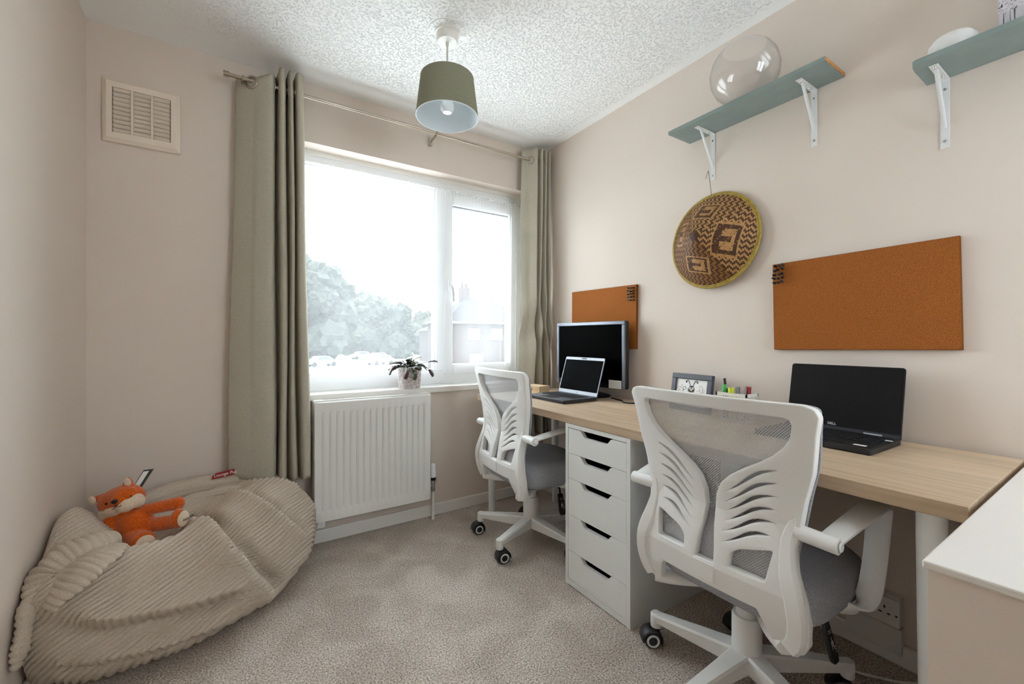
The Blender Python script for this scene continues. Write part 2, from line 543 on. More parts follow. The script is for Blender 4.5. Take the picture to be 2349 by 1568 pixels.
def text(name, body, size, mt, parent, M, extrude=.0004, align='CENTER', shear=0):
    cu = bpy.data.curves.new(name, 'FONT')
    cu.body = body; cu.size = size; cu.extrude = extrude
    cu.align_x = align; cu.align_y = 'CENTER'; cu.shear = shear
    o = bpy.data.objects.new(name, cu)
    COL.objects.link(o)
    me = bpy.data.meshes.new_from_object(o.evaluated_get(bpy.context.evaluated_depsgraph_get()))
    bpy.data.objects.remove(o); bpy.data.curves.remove(cu)
    o = new_obj(name, me, mt, parent)
    o.matrix_local = M
    return o

def axes(origin, ax, ay):
    ax = Vector(ax).normalized(); ay = Vector(ay); ay = (ay - ax * ay.dot(ax)).normalized()
    az = ax.cross(ay)
    M = Matrix((ax, ay, az)).transposed().to_4x4()
    M.translation = Vector(origin)
    return M

def tag(o, label, cat, group=None, kind=None):
    o['label'] = label; o['category'] = cat
    if group: o['group'] = group
    if kind: o['kind'] = kind
    return o

def thing(name, label, cat, loc=(0, 0, 0), rz=0, group=None):
    o = bpy.data.objects.new(name, None)
    COL.objects.link(o)
    o.location = loc; o.rotation_euler = (0, 0, rz)
    o.empty_display_size = .05
    return tag(o, label, cat, group)

def struct(o, label=None):
    o['kind'] = 'structure'
    if label: o['label'] = label
    return o

def share(src, parent, loc, name=None, rot=None):
    c = src.copy(); COL.objects.link(c); c.parent = parent; c.location = loc
    if rot is not None: c.rotation_euler = rot
    return c

def copy_tree(o, parent=None):
    c = o.copy(); COL.objects.link(c); c.parent = parent
    for ch in list(o.children): copy_tree(ch, c)
    return c

def grid_faces(nu, nv, closed_u=False):
    f = []
    for i in range(nu if closed_u else nu - 1):
        j = (i + 1) % nu
        for k in range(nv - 1):
            f.append((i * nv + k, j * nv + k, j * nv + k + 1, i * nv + k + 1))
    return f

# ------------------------------------------------------------------ room shell
T = .12
struct(box('floor', (XL - T, YB - T, -.1), (XR + T, YW + T, 0), CARPET), 'beige speckled carpet over the whole floor')
struct(box('ceiling', (XL - T, YB - T, ZC), (XR + T, YW + .25, ZC + .1), CEIL), 'white stippled plaster ceiling')
struct(box('wall_left', (XL - T, YB - T, 0), (XL, YW + T, ZC), WALL), 'plain cream wall on the left')
struct(box('wall_right', (XR, YB - T, 0), (XR + T, YW + .25, ZC), WALL), 'cream wall with the shelves and cork boards')
bm = bmesh.new()
VX0, VX1, VZ0, VZ1 = .92, 1.74, 1.05, 2.10          # added unseen window behind the viewer, lets in fill daylight
bm_box(bm, (XL, YB - T, 0), (VX0, YB, ZC)); bm_box(bm, (VX1, YB - T, 0), (XR, YB, ZC))
bm_box(bm, (VX0, YB - T, 0), (VX1, YB, VZ0)); bm_box(bm, (VX0, YB - T, VZ1), (VX1, YB, ZC))
struct(from_bm('wall_front', bm, WALL), 'cream wall behind the viewer')
bm = bmesh.new()
WT = .25
bm_box(bm, (XL - T, YW, 0), (WX0, YW + WT, ZC))
bm_box(bm, (WX1, YW, 0), (XR + T, YW + WT, ZC))
bm_box(bm, (WX0, YW, 0), (WX1, YW + WT, WZ0 - .02))
bm_box(bm, (WX0, YW, WZ1), (WX1, YW + WT, ZC))
struct(from_bm('wall_back', bm, WALL), 'cream wall around the window')
w2 = bpy.data.objects.new('fill_window', None); COL.objects.link(w2)
struct(w2, 'added unseen window behind the viewer, letting in fill daylight'); w2.location = (0, YB - .09, 0)
for q in ((VX0, VX0 + .06, VZ0, VZ1), (VX1 - .06, VX1, VZ0, VZ1), (VX0 + .06, VX1 - .06, VZ0, VZ0 + .06), (VX0 + .06, VX1 - .06, VZ1 - .06, VZ1), (1.30, 1.36, VZ0 + .06, VZ1 - .06)):
    box('frame', (q[0], 0, q[2]), (q[1], .06, q[3]), UPVC, w2, .005)
for q in ((VX0 + .055, 1.305), (1.355, VX1 - .055)):
    box('pane', (q[0], .028, VZ0 + .055), (q[1], .032, VZ1 - .055), GLASS, w2)

def skirting(name, lo, hi, ax, label):
    bm = bmesh.new()
    vs = bm_box(bm, lo, hi)
    o = from_bm(name, bm, WHITE_PAINT)
    md = o.modifiers.new('b', 'BEVEL'); md.width = .006; md.segments = 2
    return struct(o, label)
skirting('baseboard_back', (XL, YW - .016, 0), (XR, YW, .07), 0, 'white painted skirting under the radiator')
skirting('baseboard_right', (XR - .018, .195, 0), (XR, YW - .016, .07), 1, 'white painted skirting under the desk')
skirting('baseboard_left', (XL, YB, 0), (XL + .016, YW - .016, .07), 1, 'white painted skirting behind the beanbag')

# boxed-in stair bulkhead at the right, with its painted top
BX, BY, BZ = .857, .195, .735
struct(box('wall_bulkhead', (BX, YB, 0), (XR, BY - .006, BZ - .012), WALL), 'boxed-in stair bulkhead beside the desk')
bm = bmesh.new(); bm_box(bm, (BX - .006, YB, BZ - .012), (XR, BY, BZ), .003)
struct(from_bm('trim_1', bm, COUNTER), 'white painted top of the stair bulkhead')

# ------------------------------------------------------------------ window
win = bpy.data.objects.new('window_1', None); COL.objects.link(win)
struct(win, 'white framed window with a fixed pane and an opening pane')
win.location = (0, YF, 0)
FD = .07                                           # frame depth
ZB, ZT = WZ0 + .012, WZ1
MX0, MX1 = 1.040, 1.150
def bar(name, x0, x1, z0, z1, y0=0, y1=FD, b=.006, m=UPVC, p=win):
    return box(name, (x0, y0, z0), (x1, y1, z1), m, p, b)
bar('outer_frame', WX0, .262, ZB, ZT); bar('outer_frame', 1.635, WX1, ZB, ZT)
bar('outer_frame', .262, 1.635, ZB, .862); bar('outer_frame', .262, 1.635, 2.018, ZT)
bar('mullion', 1.045, 1.108, .862, 2.018)
# glazing beads of the fixed pane
for q in ((.262, .274, .862, 2.018), (1.033, 1.045, .862, 2.018), (.274, 1.033, .862, .874), (.274, 1.033, 2.006, 2.018)):
    bar('glazing_bead', *q, y0=.012, y1=.05, b=.003)
# opening sash with its own frame
for q in ((1.100, 1.157, .84, 2.03), (1.590, 1.645, .84, 2.03), (1.157, 1.590, .84, .902), (1.157, 1.590, 1.93, 2.03)):
    bar('sash_frame', *q, y0=-.016, y1=.05)
bar('seal', 1.157, 1.590, 1.922, 1.930, y0=.006, y1=.045, b=.001, m=BLACKP)
box('pane', (.27, .026, .87), (1.038, .030, 2.01), GLASS, win)
box('pane', (1.153, .022, .898), (1.594, .026, 1.925), GLASS, win)
hd = box('handle', (1.118, -.032, 1.36), (1.142, -.016, 1.44), UPVC, win, .004)
tube('lever', [(1.13, -.034, 1.40), (1.13, -.052, 1.40), (1.135, -.058, 1.385), (1.14, -.058, 1.34), (1.142, -.056, 1.30)], [.009, .009, .010, .009, .007], UPVC, hd, 10)
struct(box('trim_2', (WX0 - .01, YW - .028, WZ0 - .022), (WX1 + .02, YF + .01, WZ0 + .012), WHITE_PAINT, bevel=.005), 'white painted window sill')
box('trim_strip', (WX0, YW + .092, WZ1 - .022), (WX1, YF, WZ1), WHITE_PAINT, win, loc=(0, -YF, 0))

# ------------------------------------------------------------------ view outside (first floor, street below)
GZ = -2.7
GRASS = mat('verge_grass', srgb(112, 128, 84), .95, noise=(.6, srgb(96, 108, 72), .4, .6))
ROAD = mat('pale_road', srgb(170, 170, 168), .9, noise=(2, srgb(158, 158, 156), .4, .6))
FOL = mat('tree_foliage', srgb(44, 48, 38), .9, noise=(1.2, srgb(30, 35, 26), .35, .65))
FOL2 = mat('tree_foliage_olive', srgb(54, 55, 42), .9, noise=(1.2, srgb(40, 44, 31), .35, .65))
BARK = mat('bark', srgb(92, 78, 66), .9)
TWIG = mat('bare_twigs', srgb(72, 54, 50), .9)
BRICK = mat('house_brick', srgb(58, 49, 44), .9, noise=(3, srgb(50, 42, 38), .4, .6))
TILE = mat('roof_tiles', srgb(42, 39, 39), .9, noise=(3, srgb(35, 33, 33), .4, .6))
HGLASS = mat('house_glass', srgb(70, 78, 86), .1)
SOFW = mat('soffit_board', srgb(235, 236, 236), .5)
CARW = mat('car_white', srgb(232, 234, 236), .3)
CARB = mat('car_blue', srgb(120, 150, 176), .3)
struct(box('ground_outside', (-140, 4, GZ - .3), (220, 260, GZ), GRASS), 'green verge outside the window')
struct(box('bounce_ground_outside', (-20, 4, GZ), (26, 40, GZ + .02), mat('pale_bounce_ground', srgb(222, 222, 220), .9, noise=(1, srgb(212, 212, 208), .4, .6))), 'added pale ground below the window, unseen, bouncing daylight upwards')  # added unseen ground, kept pale to bounce daylight onto the ceiling
struct(box('road_outside', (-140, 52, GZ), (220, 76, GZ + .03), ROAD), 'pale road outside the window')
so = struct(box('eave_soffit', (-1.5, 2.66, 2.16), (3.6, 3.10, 2.19), SOFW), 'white boarded eave above the window')
box('fascia_board', (-1.5, 3.08, 2.12), (3.6, 3.12, 2.34), SOFW, so)
for k in range(34):
    box('soffit_board', (-1.5 + k * .15 + .004, 2.66, 2.148), (-1.5 + k * .15 + .146, 3.08, 2.161), SOFW, so)

def tree(name, label, x, y, H, W, mt, seed, n=44):
    t = thing(name, label, 'tree', (x, y, GZ), group='trees across the road')
    rg = random.Random(seed)
    bm = bmesh.new()
    for k in range(n):
        a = rg.uniform(0, 2 * PI); zz = rg.uniform(.22, .93)
        rad = W * (math.sin(PI * min(1, max(.08, zz * .95))) ** .7) * rg.uniform(.2, .75)
        s = W * rg.uniform(.20, .40) * (1.15 - .5 * zz)
        M = Matrix.Translation((rad * math.cos(a), rad * math.sin(a), zz * H - s * .4))
        r = bmesh.ops.create_icosphere(bm, subdivisions=3, radius=s, matrix=M)
        for v in r['verts']:
            q = v.co * (2.2 / W * 3)
            v.co += (v.co - M.translation).normalized() * (mnoise.noise(q) * .45 + mnoise.noise(q * 3.1) * .40 + mnoise.noise(q * 7.3) * .25) * s
    from_bm('crown', bm, mt, t)
    tube('trunk', [(0, 0, 0), (.1, 0, H * .25), (0, .1, H * .5)], [W * .09, W * .07, W * .05], BARK, t, 8)
    return t
tree('broadleaf_tree', 'tallest dark green tree at the left edge of the window view', 11.01, 85.77, 19.93, 8.32, FOL, 1, 60)
tree('broadleaf_tree', 'mid-height green tree right of the tallest tree outside', 25.80, 109.37, 15.92, 9.41, FOL2, 2)
tree('broadleaf_tree', 'low green tree below the bare tree outside', 26.51, 85.05, 10.83, 6.50, FOL, 3)
tree('broadleaf_tree', 'low olive tree just left of the window mullion', 40.69, 101.74, 10.88, 7.06, FOL2, 4)
tree('broadleaf_tree', 'round dark bush left of the house outside', 29.23, 61.13, 8.06, 3.81, FOL, 5, 30)
# bare tree
bt = thing('bare_tree', 'bare reddish tree rising above the green trees outside', 'tree', (35.23, 105.82, GZ), group='trees across the road')
V = []; F = []
def branch(p, dr, L, r, lvl):
    q = p + dr * L
    v, f = tube_vf([p, (p + q) / 2 + Vector((rnd.uniform(-.1, .1), rnd.uniform(-.1, .1), 0)) * L, q], [r, r * .8, r * .55], 5)
    o = len(V); V.extend(v); F.extend([tuple(i + o for i in g) for g in f])
    if lvl:
        for k in range(3 if lvl > 1 else 4):
            a = Vector((rnd.uniform(-1, 1), rnd.uniform(-1, 1), rnd.uniform(.25, 1.1))).normalized()
            branch(p + dr * L * rnd.uniform(.6, 1), (dr * .8 + a * .8).normalized(), L * .62, r * .55, lvl - 1)
branch(Vector((0, 0, 0)), Vector((0, 0, 1)), 5.2, .26, 5)
mesh('branches', V, F, TWIG, bt)
bt.scale = (1.35, 1.35, 1.35)

def house(label, x, y, rz, w, dep, eave, ridge, wins):
    h = thing('house', label, 'house', (x, y, GZ), rz, 'houses across the road')
    box('wall', (-w / 2, 0, 0), (w / 2, dep, eave), BRICK, h)
    o = .45
    v = [(-w / 2 - o, -o, eave), (w / 2 + o, -o, eave), (w / 2 + o, dep + o, eave), (-w / 2 - o, dep + o, eave), (-w / 2 + dep * .42, dep / 2, ridge), (w / 2 - dep * .42, dep / 2, ridge)]
    mesh('roof', v, [(0, 1, 5, 4), (1, 2, 5), (2, 3, 4, 5), (3, 0, 4), (3, 2, 1, 0)], TILE, h)
    box('gutter', (-w / 2 - o, -o - .12, eave - .16), (w / 2 + o, -o + .02, eave + .04), CARW, h)
    ch = box('chimney', (-w * .22, dep * .45, ridge - 1.2), (-w * .22 + 1.1, dep * .45 + .8, ridge + 1.1), BRICK, h)
    for k in range(2):
        lathe('chimney_pot', [(.16, 0), (.13, .5), (.16, .55)], TILE, ch, 10, (-w * .22 + .3 + .5 * k, dep * .45 + .4, ridge + 1.1))
    for (a, b, c, e) in wins:
        f = box('window', (a, -.06, b), (c, .02, e), CARW, h)
        n = 2
        for k in range(n):
            s = (c - a) / n
            box('window_pane', (a + k * s + .08, -.075, b + .1), (a + (k + 1) * s - .08, -.055, e - .1), HGLASS, f)
    tube('downpipe', [(w / 2 - 2.2, -.5, eave - .1), (w / 2 - 2.0, -.12, eave - .7), (w / 2 - 2.0, -.12, 0)], .07, CARW, h, 8)
    return h
house('brick two-storey house with a tiled hip roof outside', 23.01, 39.9, R(-6), 9.5, 8, 5.6, 8.6, [(-2.6, 3.7, -1.3, 4.9), (.1, 3.7, 1.4, 4.9), (-2.4, .9, -.9, 2.2), (2.8, .9, 4.2, 2.2)])
house('smaller house behind the dark bush outside', 31.79, 62.81, R(8), 9, 8, 5.2, 7.4, [(-2.6, 3.4, -1.2, 4.5), (.8, 3.4, 2.2, 4.5)])

def car(label, x, y, rz, mt, s=1.0):
    c = thing('parked_car', label, 'car', (x, y, GZ + .03), rz, 'cars parked across the road')
    prof = [(-2.1, .35), (-2.1, .85), (-1.3, .98), (-.75, 1.42), (.7, 1.44), (1.35, .98), (2.05, .86), (2.1, .35)]
    ngon_prism('body', prof, 1.7, lambda a, b, t: (a, t - .85, b), mt, c, .06)
    win_ = [(-1.05, .98), (-.66, 1.36), (.62, 1.37), (1.1, .98)]
    ngon_prism('side_windows', win_, 1.72, lambda a, b, t: (a, t - .86, b), HGLASS, c)
    for a in (-1.3, 1.3):
        for b in (-.78, .78):
            lathe('wheel', [(0, -.1), (.32, -.1), (.34, 0), (.32, .1), (0, .1)], BLACKP, c, 16, (a, b, .33), axis='Y')
    return c
car('white car parked directly behind the plant outside', 17.38, 62.6, R(25), CARW)
car('white car parked further back behind the plant outside', 19.5, 82.67, R(10), CARW)
car('white car beyond the nearest parked car outside', 19.93, 72.86, R(25), CARW)
car('pale blue car parked at the left of the window view', 9.5, 62.93, R(15), CARB)
POLEM = mat('pole_timber', srgb(96, 84, 72), .9)
tp_ = thing('telegraph_pole', 'timber telegraph pole left of the window view', 'pole', (1.14, 30.23, GZ))
tube('post', [(0, .16, 0), (0, .14, 11.10)], [.14, .10], POLEM, tp_, 10)
box('crossarm', (-.5, .02, 9.50), (.5, .12, 9.62), POLEM, tp_, .01)
tp_ = thing('telegraph_pole', 'timber telegraph pole right of the window view', 'pole', (16.96, 20.0, GZ))
tube('post', [(0, .16, 0), (0, .14, 9.97)], [.14, .10], POLEM, tp_, 10)
box('crossarm', (-.5, .02, 8.37), (.5, .12, 8.49), POLEM, tp_, .01)
WIREM = mat('wire_grey', srgb(90, 92, 96), .6)
def wire(label, p, q, r):
    a = Vector(p); b = Vector(q)
    pts = [a.lerp(b, k / 12) - Vector((0, 0, .5 * math.sin(PI * k / 12))) for k in range(13)]
    tag(tube('overhead_wire', pts, r, WIREM, None, 5), label, 'wire', 'overhead wires outside')
wire('single steep overhead wire across the upper window panes', (0.53, 13.95, 5.66), (10.44, 12.3, 4.42), .010)
wire('topmost of the four near-level overhead wires outside', (1.14, 30.23, 7.9), (16.96, 20.0, 6.77), .028)
wire('second from top of the near-level overhead wires outside', (1.14, 30.23, 7.74), (16.96, 20.0, 6.55), .028)
wire('third from top of the near-level overhead wires outside', (1.14, 30.23, 7.47), (16.96, 20.0, 6.63), .028)
wire('lowest of the four near-level overhead wires outside', (1.14, 30.23, 7.09), (16.96, 20.0, 6.55), .028)

# ------------------------------------------------------------------ net curtain, curtains, pole
def net_curtain():
    nx, nz = 420, 40
    x0, x1, zt, zb = .215, 1.69, 1.998, .79
    v = []
    for i in range(nx):
        s = i / (nx - 1); x = x0 + s * (x1 - x0)
        bunch = max(0, (s - .86) / .14)                      # gathered towards the right
        for k in range(nz):
            w = k / (nz - 1); z = zt + (zb - zt) * w
            y = 2.462 + .006 * math.sin(x * 9 + 1.5 * w) + .0025 * math.sin(x * 41 + math.sin(w * 5))
            y += bunch * (.016 * math.sin(x * 150 + 2 * w) - .004)
            y += .004 * math.exp(-(w / .02) ** 2) * math.sin(x * 260)
            xx = x - .035 * bunch * w * (1 - s) * 4
            v.append((xx, y, z + (.004 * math.sin(x * 70) if k == 0 else 0)))
    o = mesh('net_curtain', v, grid_faces(nx, nz), VOILE, None, True)
    tag(o, 'sheer white net curtain hanging in front of the window panes', 'net curtain')
    # gathered heading on a wire
    pts = [(x0 + (x1 - x0) * k / 160, 2.460 + .005 * math.sin(k * 1.9), zt + .002 + .002 * math.sin(k * 2.3)) for k in range(161)]
    tube('gathered_heading', pts, .007, VOILE, o, 6)
net_curtain()

def curtain(name, label, path, zt, zb, fn, seg=7):
    """path: plan (x, y) of the cloth; fn(x, y, s, w) -> (x, y, dz) shapes it down the drop (w 0 top .. 1 hem)"""
    P = smooth_path([(a, b, 0) for a, b in path], seg)
    nz = 70
    v = []
    for i, p in enumerate(P):
        s = i / (len(P) - 1)
        for k in range(nz):
            w = k / (nz - 1)
            x, y, dz = fn(p.x, p.y, s, w)
            v.append((x, y, zt + (zb - zt) * w + dz))
    t = thing(name, label, 'curtain', (0, 0, 0))
    o = mesh('cloth', v, grid_faces(len(P), nz), LINEN, t, True)
    md = o.modifiers.new('thick', 'SOLIDIFY'); md.thickness = .004; md.offset = 0
    return t, P

def torus(name, R0, r, mt, parent, M, n=28, m=8):
    v = []
    for i in range(n):
        a = 2 * PI * i / n
        for k in range(m):
            b = 2 * PI * k / m
            v.append(((R0 + r * math.cos(b)) * math.cos(a), (R0 + r * math.cos(b)) * math.sin(a), r * math.sin(b)))
    f = [(i * m + k, ((i + 1) % n) * m + k, ((i + 1) % n) * m + (k + 1) % m, i * m + (k + 1) % m) for i in range(n) for k in range(m)]
    o = mesh(name, v, f, mt, parent, True)
    o.matrix_local = M
    return o

RY, RZ = 2.300, 2.262
pathL = [(-.012, 2.352), (.015, 2.325), (.047, 2.300), (.095, 2.268), (.128, 2.262), (.140, 2.30), (.142, 2.345), (.150, 2.35), (.156, 2.30), (.160, 2.255),
         (.172, 2.245), (.182, 2.27), (.186, 2.335), (.193, 2.335), (.198, 2.27), (.206, 2.248), (.214, 2.27), (.218, 2.335), (.225, 2.335), (.229, 2.27), (.238, 2.25), (.254, 2.262), (.262, 2.30), (.262, 2.345)]
def fnL(x, y, s, w):
    c = .12 + (x - .12) * (1 + .10 * w + .12 * max(0, x - .12) / .15 * w)
    c += -.022 * w * (1 - min(1, max(0, (x + .01) / .15)))
    c += .006 * math.sin(7 * w + 9 * s) * w
    yy = 2.30 + (y - 2.30) * (1 - .12 * w) + .006 * math.sin(5 * w + 14 * s) * w
    if y < 2.29 : yy -= .008 * math.sin(PI * w)
    return c, yy, .028 * max(0, .4 - s) * 2 * w * 1.4 - .0 + .006 * math.sin(s * 30) * w - .06 * (1 - w) ** 6 * min(1, max(0, .26 - s) / .15)
cl, PL = curtain('left_curtain'.replace('left_', 'linen_'), 'full-length sage linen curtain drawn to the left of the window', pathL, 2.338, .385, fnL)
torus('eyelet', .026, .005, NICKEL, cl, axes((.047, 2.297, RZ - .008), (.82, -.57, 0), (0, 0, 1)))
for (x, y) in ((.141, 2.30), (.157, 2.30), (.184, 2.30), (.196, 2.30), (.216, 2.30), (.227, 2.30)):
    torus('eyelet', .024, .004, NICKEL, cl, axes((x, y, RZ - .004), (0, 1, 0), (0, 0, 1)), 20, 6)

pathR = [(1.590, 2.338), (1.610, 2.315), (1.632, 2.295), (1.655, 2.262), (1.664, 2.255), (1.670, 2.29), (1.672, 2.335), (1.682, 2.34), (1.687, 2.29), (1.692, 2.252), (1.702, 2.252), (1.708, 2.29), (1.711, 2.335), (1.720, 2.338),
         (1.725, 2.29), (1.731, 2.256), (1.740, 2.256), (1.745, 2.29), (1.748, 2.335), (1.757, 2.335), (1.762, 2.29), (1.767, 2.262), (1.777, 2.266), (1.782, 2.30)]
def fnR(x, y, s, w):
    out = .02 * math.sin(min(1, w * 1.3) * PI / 2)
    xx = x + (out * .8) * (s - .6) + .010 * math.sin(6 * w + s * 4) * w
    if s < .25:
        xx -= .035 * w * (1 - s / .25) * (.6 + .4 * math.sin(w * 9))
    a = 1 - .35 * w
    yy = 2.30 + (y - 2.30) * a + .010 * math.sin(7 * w + s * 9) * w
    wr = math.exp(-((w - .62) / .10) ** 2)
    yy += .018 * math.sin(s * 12 + w * 30) * wr
    yy -= .020 * math.exp(-((w - .72) / .12) ** 2) * math.sin(PI * s)
    return min(xx, 1.803), min(yy, 2.39), .008 * math.sin(s * 24) * (w > .9)
cr, PR = curtain('linen_curtain', 'sage linen curtain bunched into the corner right of the window', pathR, 2.334, .42, fnR)
torus('eyelet', .024, .005, NICKEL, cr, axes((1.632, 2.293, RZ - .006), (.55, -.83, 0), (0, 0, 1)))
for x in (1.671, 1.688, 1.710, 1.726, 1.747, 1.763):
    torus('eyelet', .024, .004, NICKEL, cr, axes((x, 2.30, RZ - .004), (0, 1, 0), (0, 0, 1)), 20, 6)

cp = thing('curtain_pole', 'slim metal curtain pole running above the window', 'curtain pole', (0, RY, RZ))
tube('rod', [(-.05, 0, 0), (1.80, 0, 0)], .0085, NICKEL, cp, 14)
tube('end_cap', [(-.062, 0, 0), (-.04, 0, 0)], .0125, NICKEL, cp, 14)
for x in (.012, .965, 1.795):
    b = box('bracket', (x - .011, .088, -.035), (x + .011, .0985, .012), NICKEL, cp, .003)
    tube('bracket_arm', [(x, .092, -.012), (x, .05, -.012), (x, .012, -.006)], .006, NICKEL, b, 8)
    torus('bracket_ring', .0125, .003, NICKEL, b, axes((x, 0, 0), (0, 1, 0), (0, 0, 1)), 16, 6)
    lathe('screw', [(0, .084), (.004, .085), (.004, .089)], CHROME, b, 8, (x, 0, -.028), axis='Y')

# ------------------------------------------------------------------ air vent
vt = thing('air_vent', 'cream louvred air vent high on the window wall', 'vent', (-.351, YW, 2.022))
VC = mat('vent_cream', srgb(236, 222, 205), .5)
hw, hh, sw, sh = .128, .132, .096, .094
bm = bmesh.new()
def ring(bm, o, i, y0, y1):
    q = [[(-o[0], -o[1]), (o[0], -o[1]), (o[0], o[1]), (-o[0], o[1])], [(-i[0], -i[1]), (i[0], -i[1]), (i[0], i[1]), (-i[0], i[1])]]
    A = [bm.verts.new((x, y0, z)) for x, z in q[0]]; B = [bm.verts.new((x, y1, z)) for x, z in q[1]]
    for k in range(4): bm.faces.new((A[k], A[(k + 1) % 4], B[(k + 1) % 4], B[k]))
ring(bm, (hw, hh), (hw, hh), -.001, -.010)
ring(bm, (hw, hh), (hw - .014, hh - .014), -.010, -.022)
ring(bm, (hw - .014, hh - .014), (sw, sh), -.022, -.022)
ring(bm, (sw, sh), (sw, sh), -.022, -.004)
bmesh.ops.remove_doubles(bm, verts=bm.verts, dist=1e-6)
from_bm('surround', bm, VC, vt)
box('back_plate', (-sw, -.004, -sh), (sw, -.001, sh), mat('vent_cavity_shade', srgb(96, 82, 68), .9), vt)  # plate darkened: the shade between the slats is in its colour
for x in (-.0325, .0325):
    box('divider', (x - .004, -.022, -sh), (x + .004, -.006, sh), VC, vt, .001)
slat0 = None
for c in range(3):
    for k in range(10):
        x = (c - 1) * .065; z = sh - .0094 - k * .0188
        if slat0 is None:
            slat0 = ngon_prism('slat', [(-.0205, .0080), (-.0220, .0058), (-.0110, -.0058), (-.0095, -.0038)], .056, lambda a, b, t: (t - .028, a, b), VC, vt)
            slat0.location = (x, 0, z)
        else:
            share(slat0, vt, (x, 0, z))

# ------------------------------------------------------------------ pendant light
pd = thing('pendant_light', 'sage drum-shaded pendant light hanging from the ceiling', 'pendant light', (.75, 1.672, 0))
lathe('ceiling_plate', [(0, ZC - .0005), (.082, ZC - .0005), (.082, ZC - .003), (0, ZC - .003)], CEIL, pd, 40)
lathe('ceiling_rose', [(.054, ZC - .002), (.054, ZC - .010), (.048, ZC - .012), (.045, ZC - .038), (.041, ZC - .043), (0, ZC - .043)], WHITE_PAINT, pd, 36)
lathe('cord_grip', [(.007, ZC - .042), (.006, ZC - .058), (.003, ZC - .06)], CORDW, pd, 14)
tube('cord', [(0, 0, ZC - .05), (0, 0, 2.12)], .0042, CORDW, pd, 10)
zt, zb, rt, rb = 2.182, 2.016, .113, .133
lathe('shade', [(rt, zt), (rb, zb)], LAMPSH, pd, 64, cap=False)
lathe('shade_lining', [(rt - .002, zt - .001), (rb - .002, zb + .001)], LAMPIN, pd, 64, cap=False)
torus('shade_rim', rb - .001, .0018, LAMPIN, pd, Matrix.Translation((0, 0, zb)), 64, 6)
torus('shade_rim', rt - .001, .0018, LAMPSH, pd, Matrix.Translation((0, 0, zt)), 64, 6)
torus('shade_ring', .022, .002, WHITE_PAINT, pd, Matrix.Translation((0, 0, zt - .02)), 24, 6)
for k in range(3):
    a = 2 * PI * k / 3 + .3
    tube('spoke', [(.022 * math.cos(a), .022 * math.sin(a), zt - .02), (rt * math.cos(a), rt * math.sin(a), zt - .002)], .0018, WHITE_PAINT, pd, 6)
lathe('lamp_holder', [(.012, 2.175), (.019, 2.165), (.019, 2.125), (.015, 2.12)], WHITE_PAINT, pd, 20)
lathe('bulb', [(.012, 2.125), (.014, 2.115), (.024, 2.09), (.030, 2.065), (.028, 2.048), (.018, 2.036), (0, 2.032)], BULB, pd, 24)

# ------------------------------------------------------------------ radiator
rd = thing('radiator', 'white ribbed panel radiator under the window', 'radiator', (.621, YW, 0))
RX0, RX1, RZ0, RZ1, RYF = -.303, .303, .142, .738, -.088
cols = []
nfl, pitch = 17, .0335
x = RX0
xs = [RX0, RX0 + .003]
prof = {}
for i in range(nfl):
    c = (i - (nfl - 1) / 2) * pitch
    for t, dp in ((-.0125, 0), (-.0095, .7), (-.005, 1), (.005, 1), (.0095, .7), (.0125, 0)):
        xs.append(c + t); prof[round(c + t, 5)] = dp
xs += [RX1 - .003, RX1]
zs_ = [RZ0, RZ0 + .003, RZ0 + .040, RZ0 + .044, RZ0 + .052, RZ0 + .06, RZ1 - .06, RZ1 - .052, RZ1 - .044, RZ1 - .040, RZ1 - .003, RZ1]
zw = [0, 0, 0, .25, .8, 1, 1, .8, .25, 0, 0, 0]
v = []
for xx in xs:
    for z, w in zip(zs_, zw):
        e = .003 if xx in (RX0, RX1) or z in (RZ0, RZ1) else 0
        v.append((xx, RYF + e + .0055 * w * prof.get(round(xx, 5), 0), z))
o = mesh('front_panel', v, grid_faces(len(xs), len(zs_)), RADW, rd, True); sharp(o, 40)
md = o.modifiers.new('t', 'SOLIDIFY'); md.thickness = .012; md.offset = -1
o.data.flip_normals()
box('back_panel', (RX0 + .01, -.050, RZ0 + .01), (RX1 - .01, -.038, RZ1 - .02), RADW, rd, .004)
for s in (RX0 - .008, RX1 + .001):
    box('side_panel', (s, -.092, RZ0 + .002), (s + .007, -.030, RZ1 + .012), RADW, rd, .003)
gr = box('top_grille', (RX0 - .006, -.090, RZ1 + .004), (RX1 + .006, -.084, RZ1 + .014), RADW, rd, .001)
box('grille_rail', (RX0 - .006, -.036, RZ1 + .004), (RX1 + .006, -.030, RZ1 + .014), RADW, gr)
gb = None
for k in range(70):
    xx = RX0 + .05 + k * (RX1 - RX0 - .10) / 69
    if gb is None:
        gb = box('grille_bar', (-.0018, -.085, RZ1 + .008), (.0018, -.034, RZ1 + .013), RADW, gr, loc=(xx, 0, 0))
    else:
        share(gb, gr, (xx, 0, 0))
box('end_plate', (RX0, -.088, RZ1 + .006), (RX0 + .045, -.032, RZ1 + .0135), RADW, gr)
box('end_plate', (RX1 - .045, -.088, RZ1 + .006), (RX1, -.032, RZ1 + .0135), RADW, gr)
vx = RX1 + .036
vl = tube('valve_body', [(RX1 - .005, -.055, .20), (vx, -.055, .20)], .009, CHROME, rd, 14)
lathe('valve_neck', [(.009, .165), (.013, .17), (.013, .205), (.011, .215), (.016, .218), (.016, .232)], CHROME, vl, 20, (vx, -.055, 0))
lathe('valve_collar', [(.017, .232), (.018, .236), (.018, .246), (.015, .249)], BLACKP, vl, 20, (vx, -.055, 0))
lathe('thermostat_head', [(.016, .248), (.019, .252), (.019, .285), (.0165, .290), (.0165, .322), (.013, .327), (0, .328)], UPVC, vl, 20, (vx, -.055, 0))
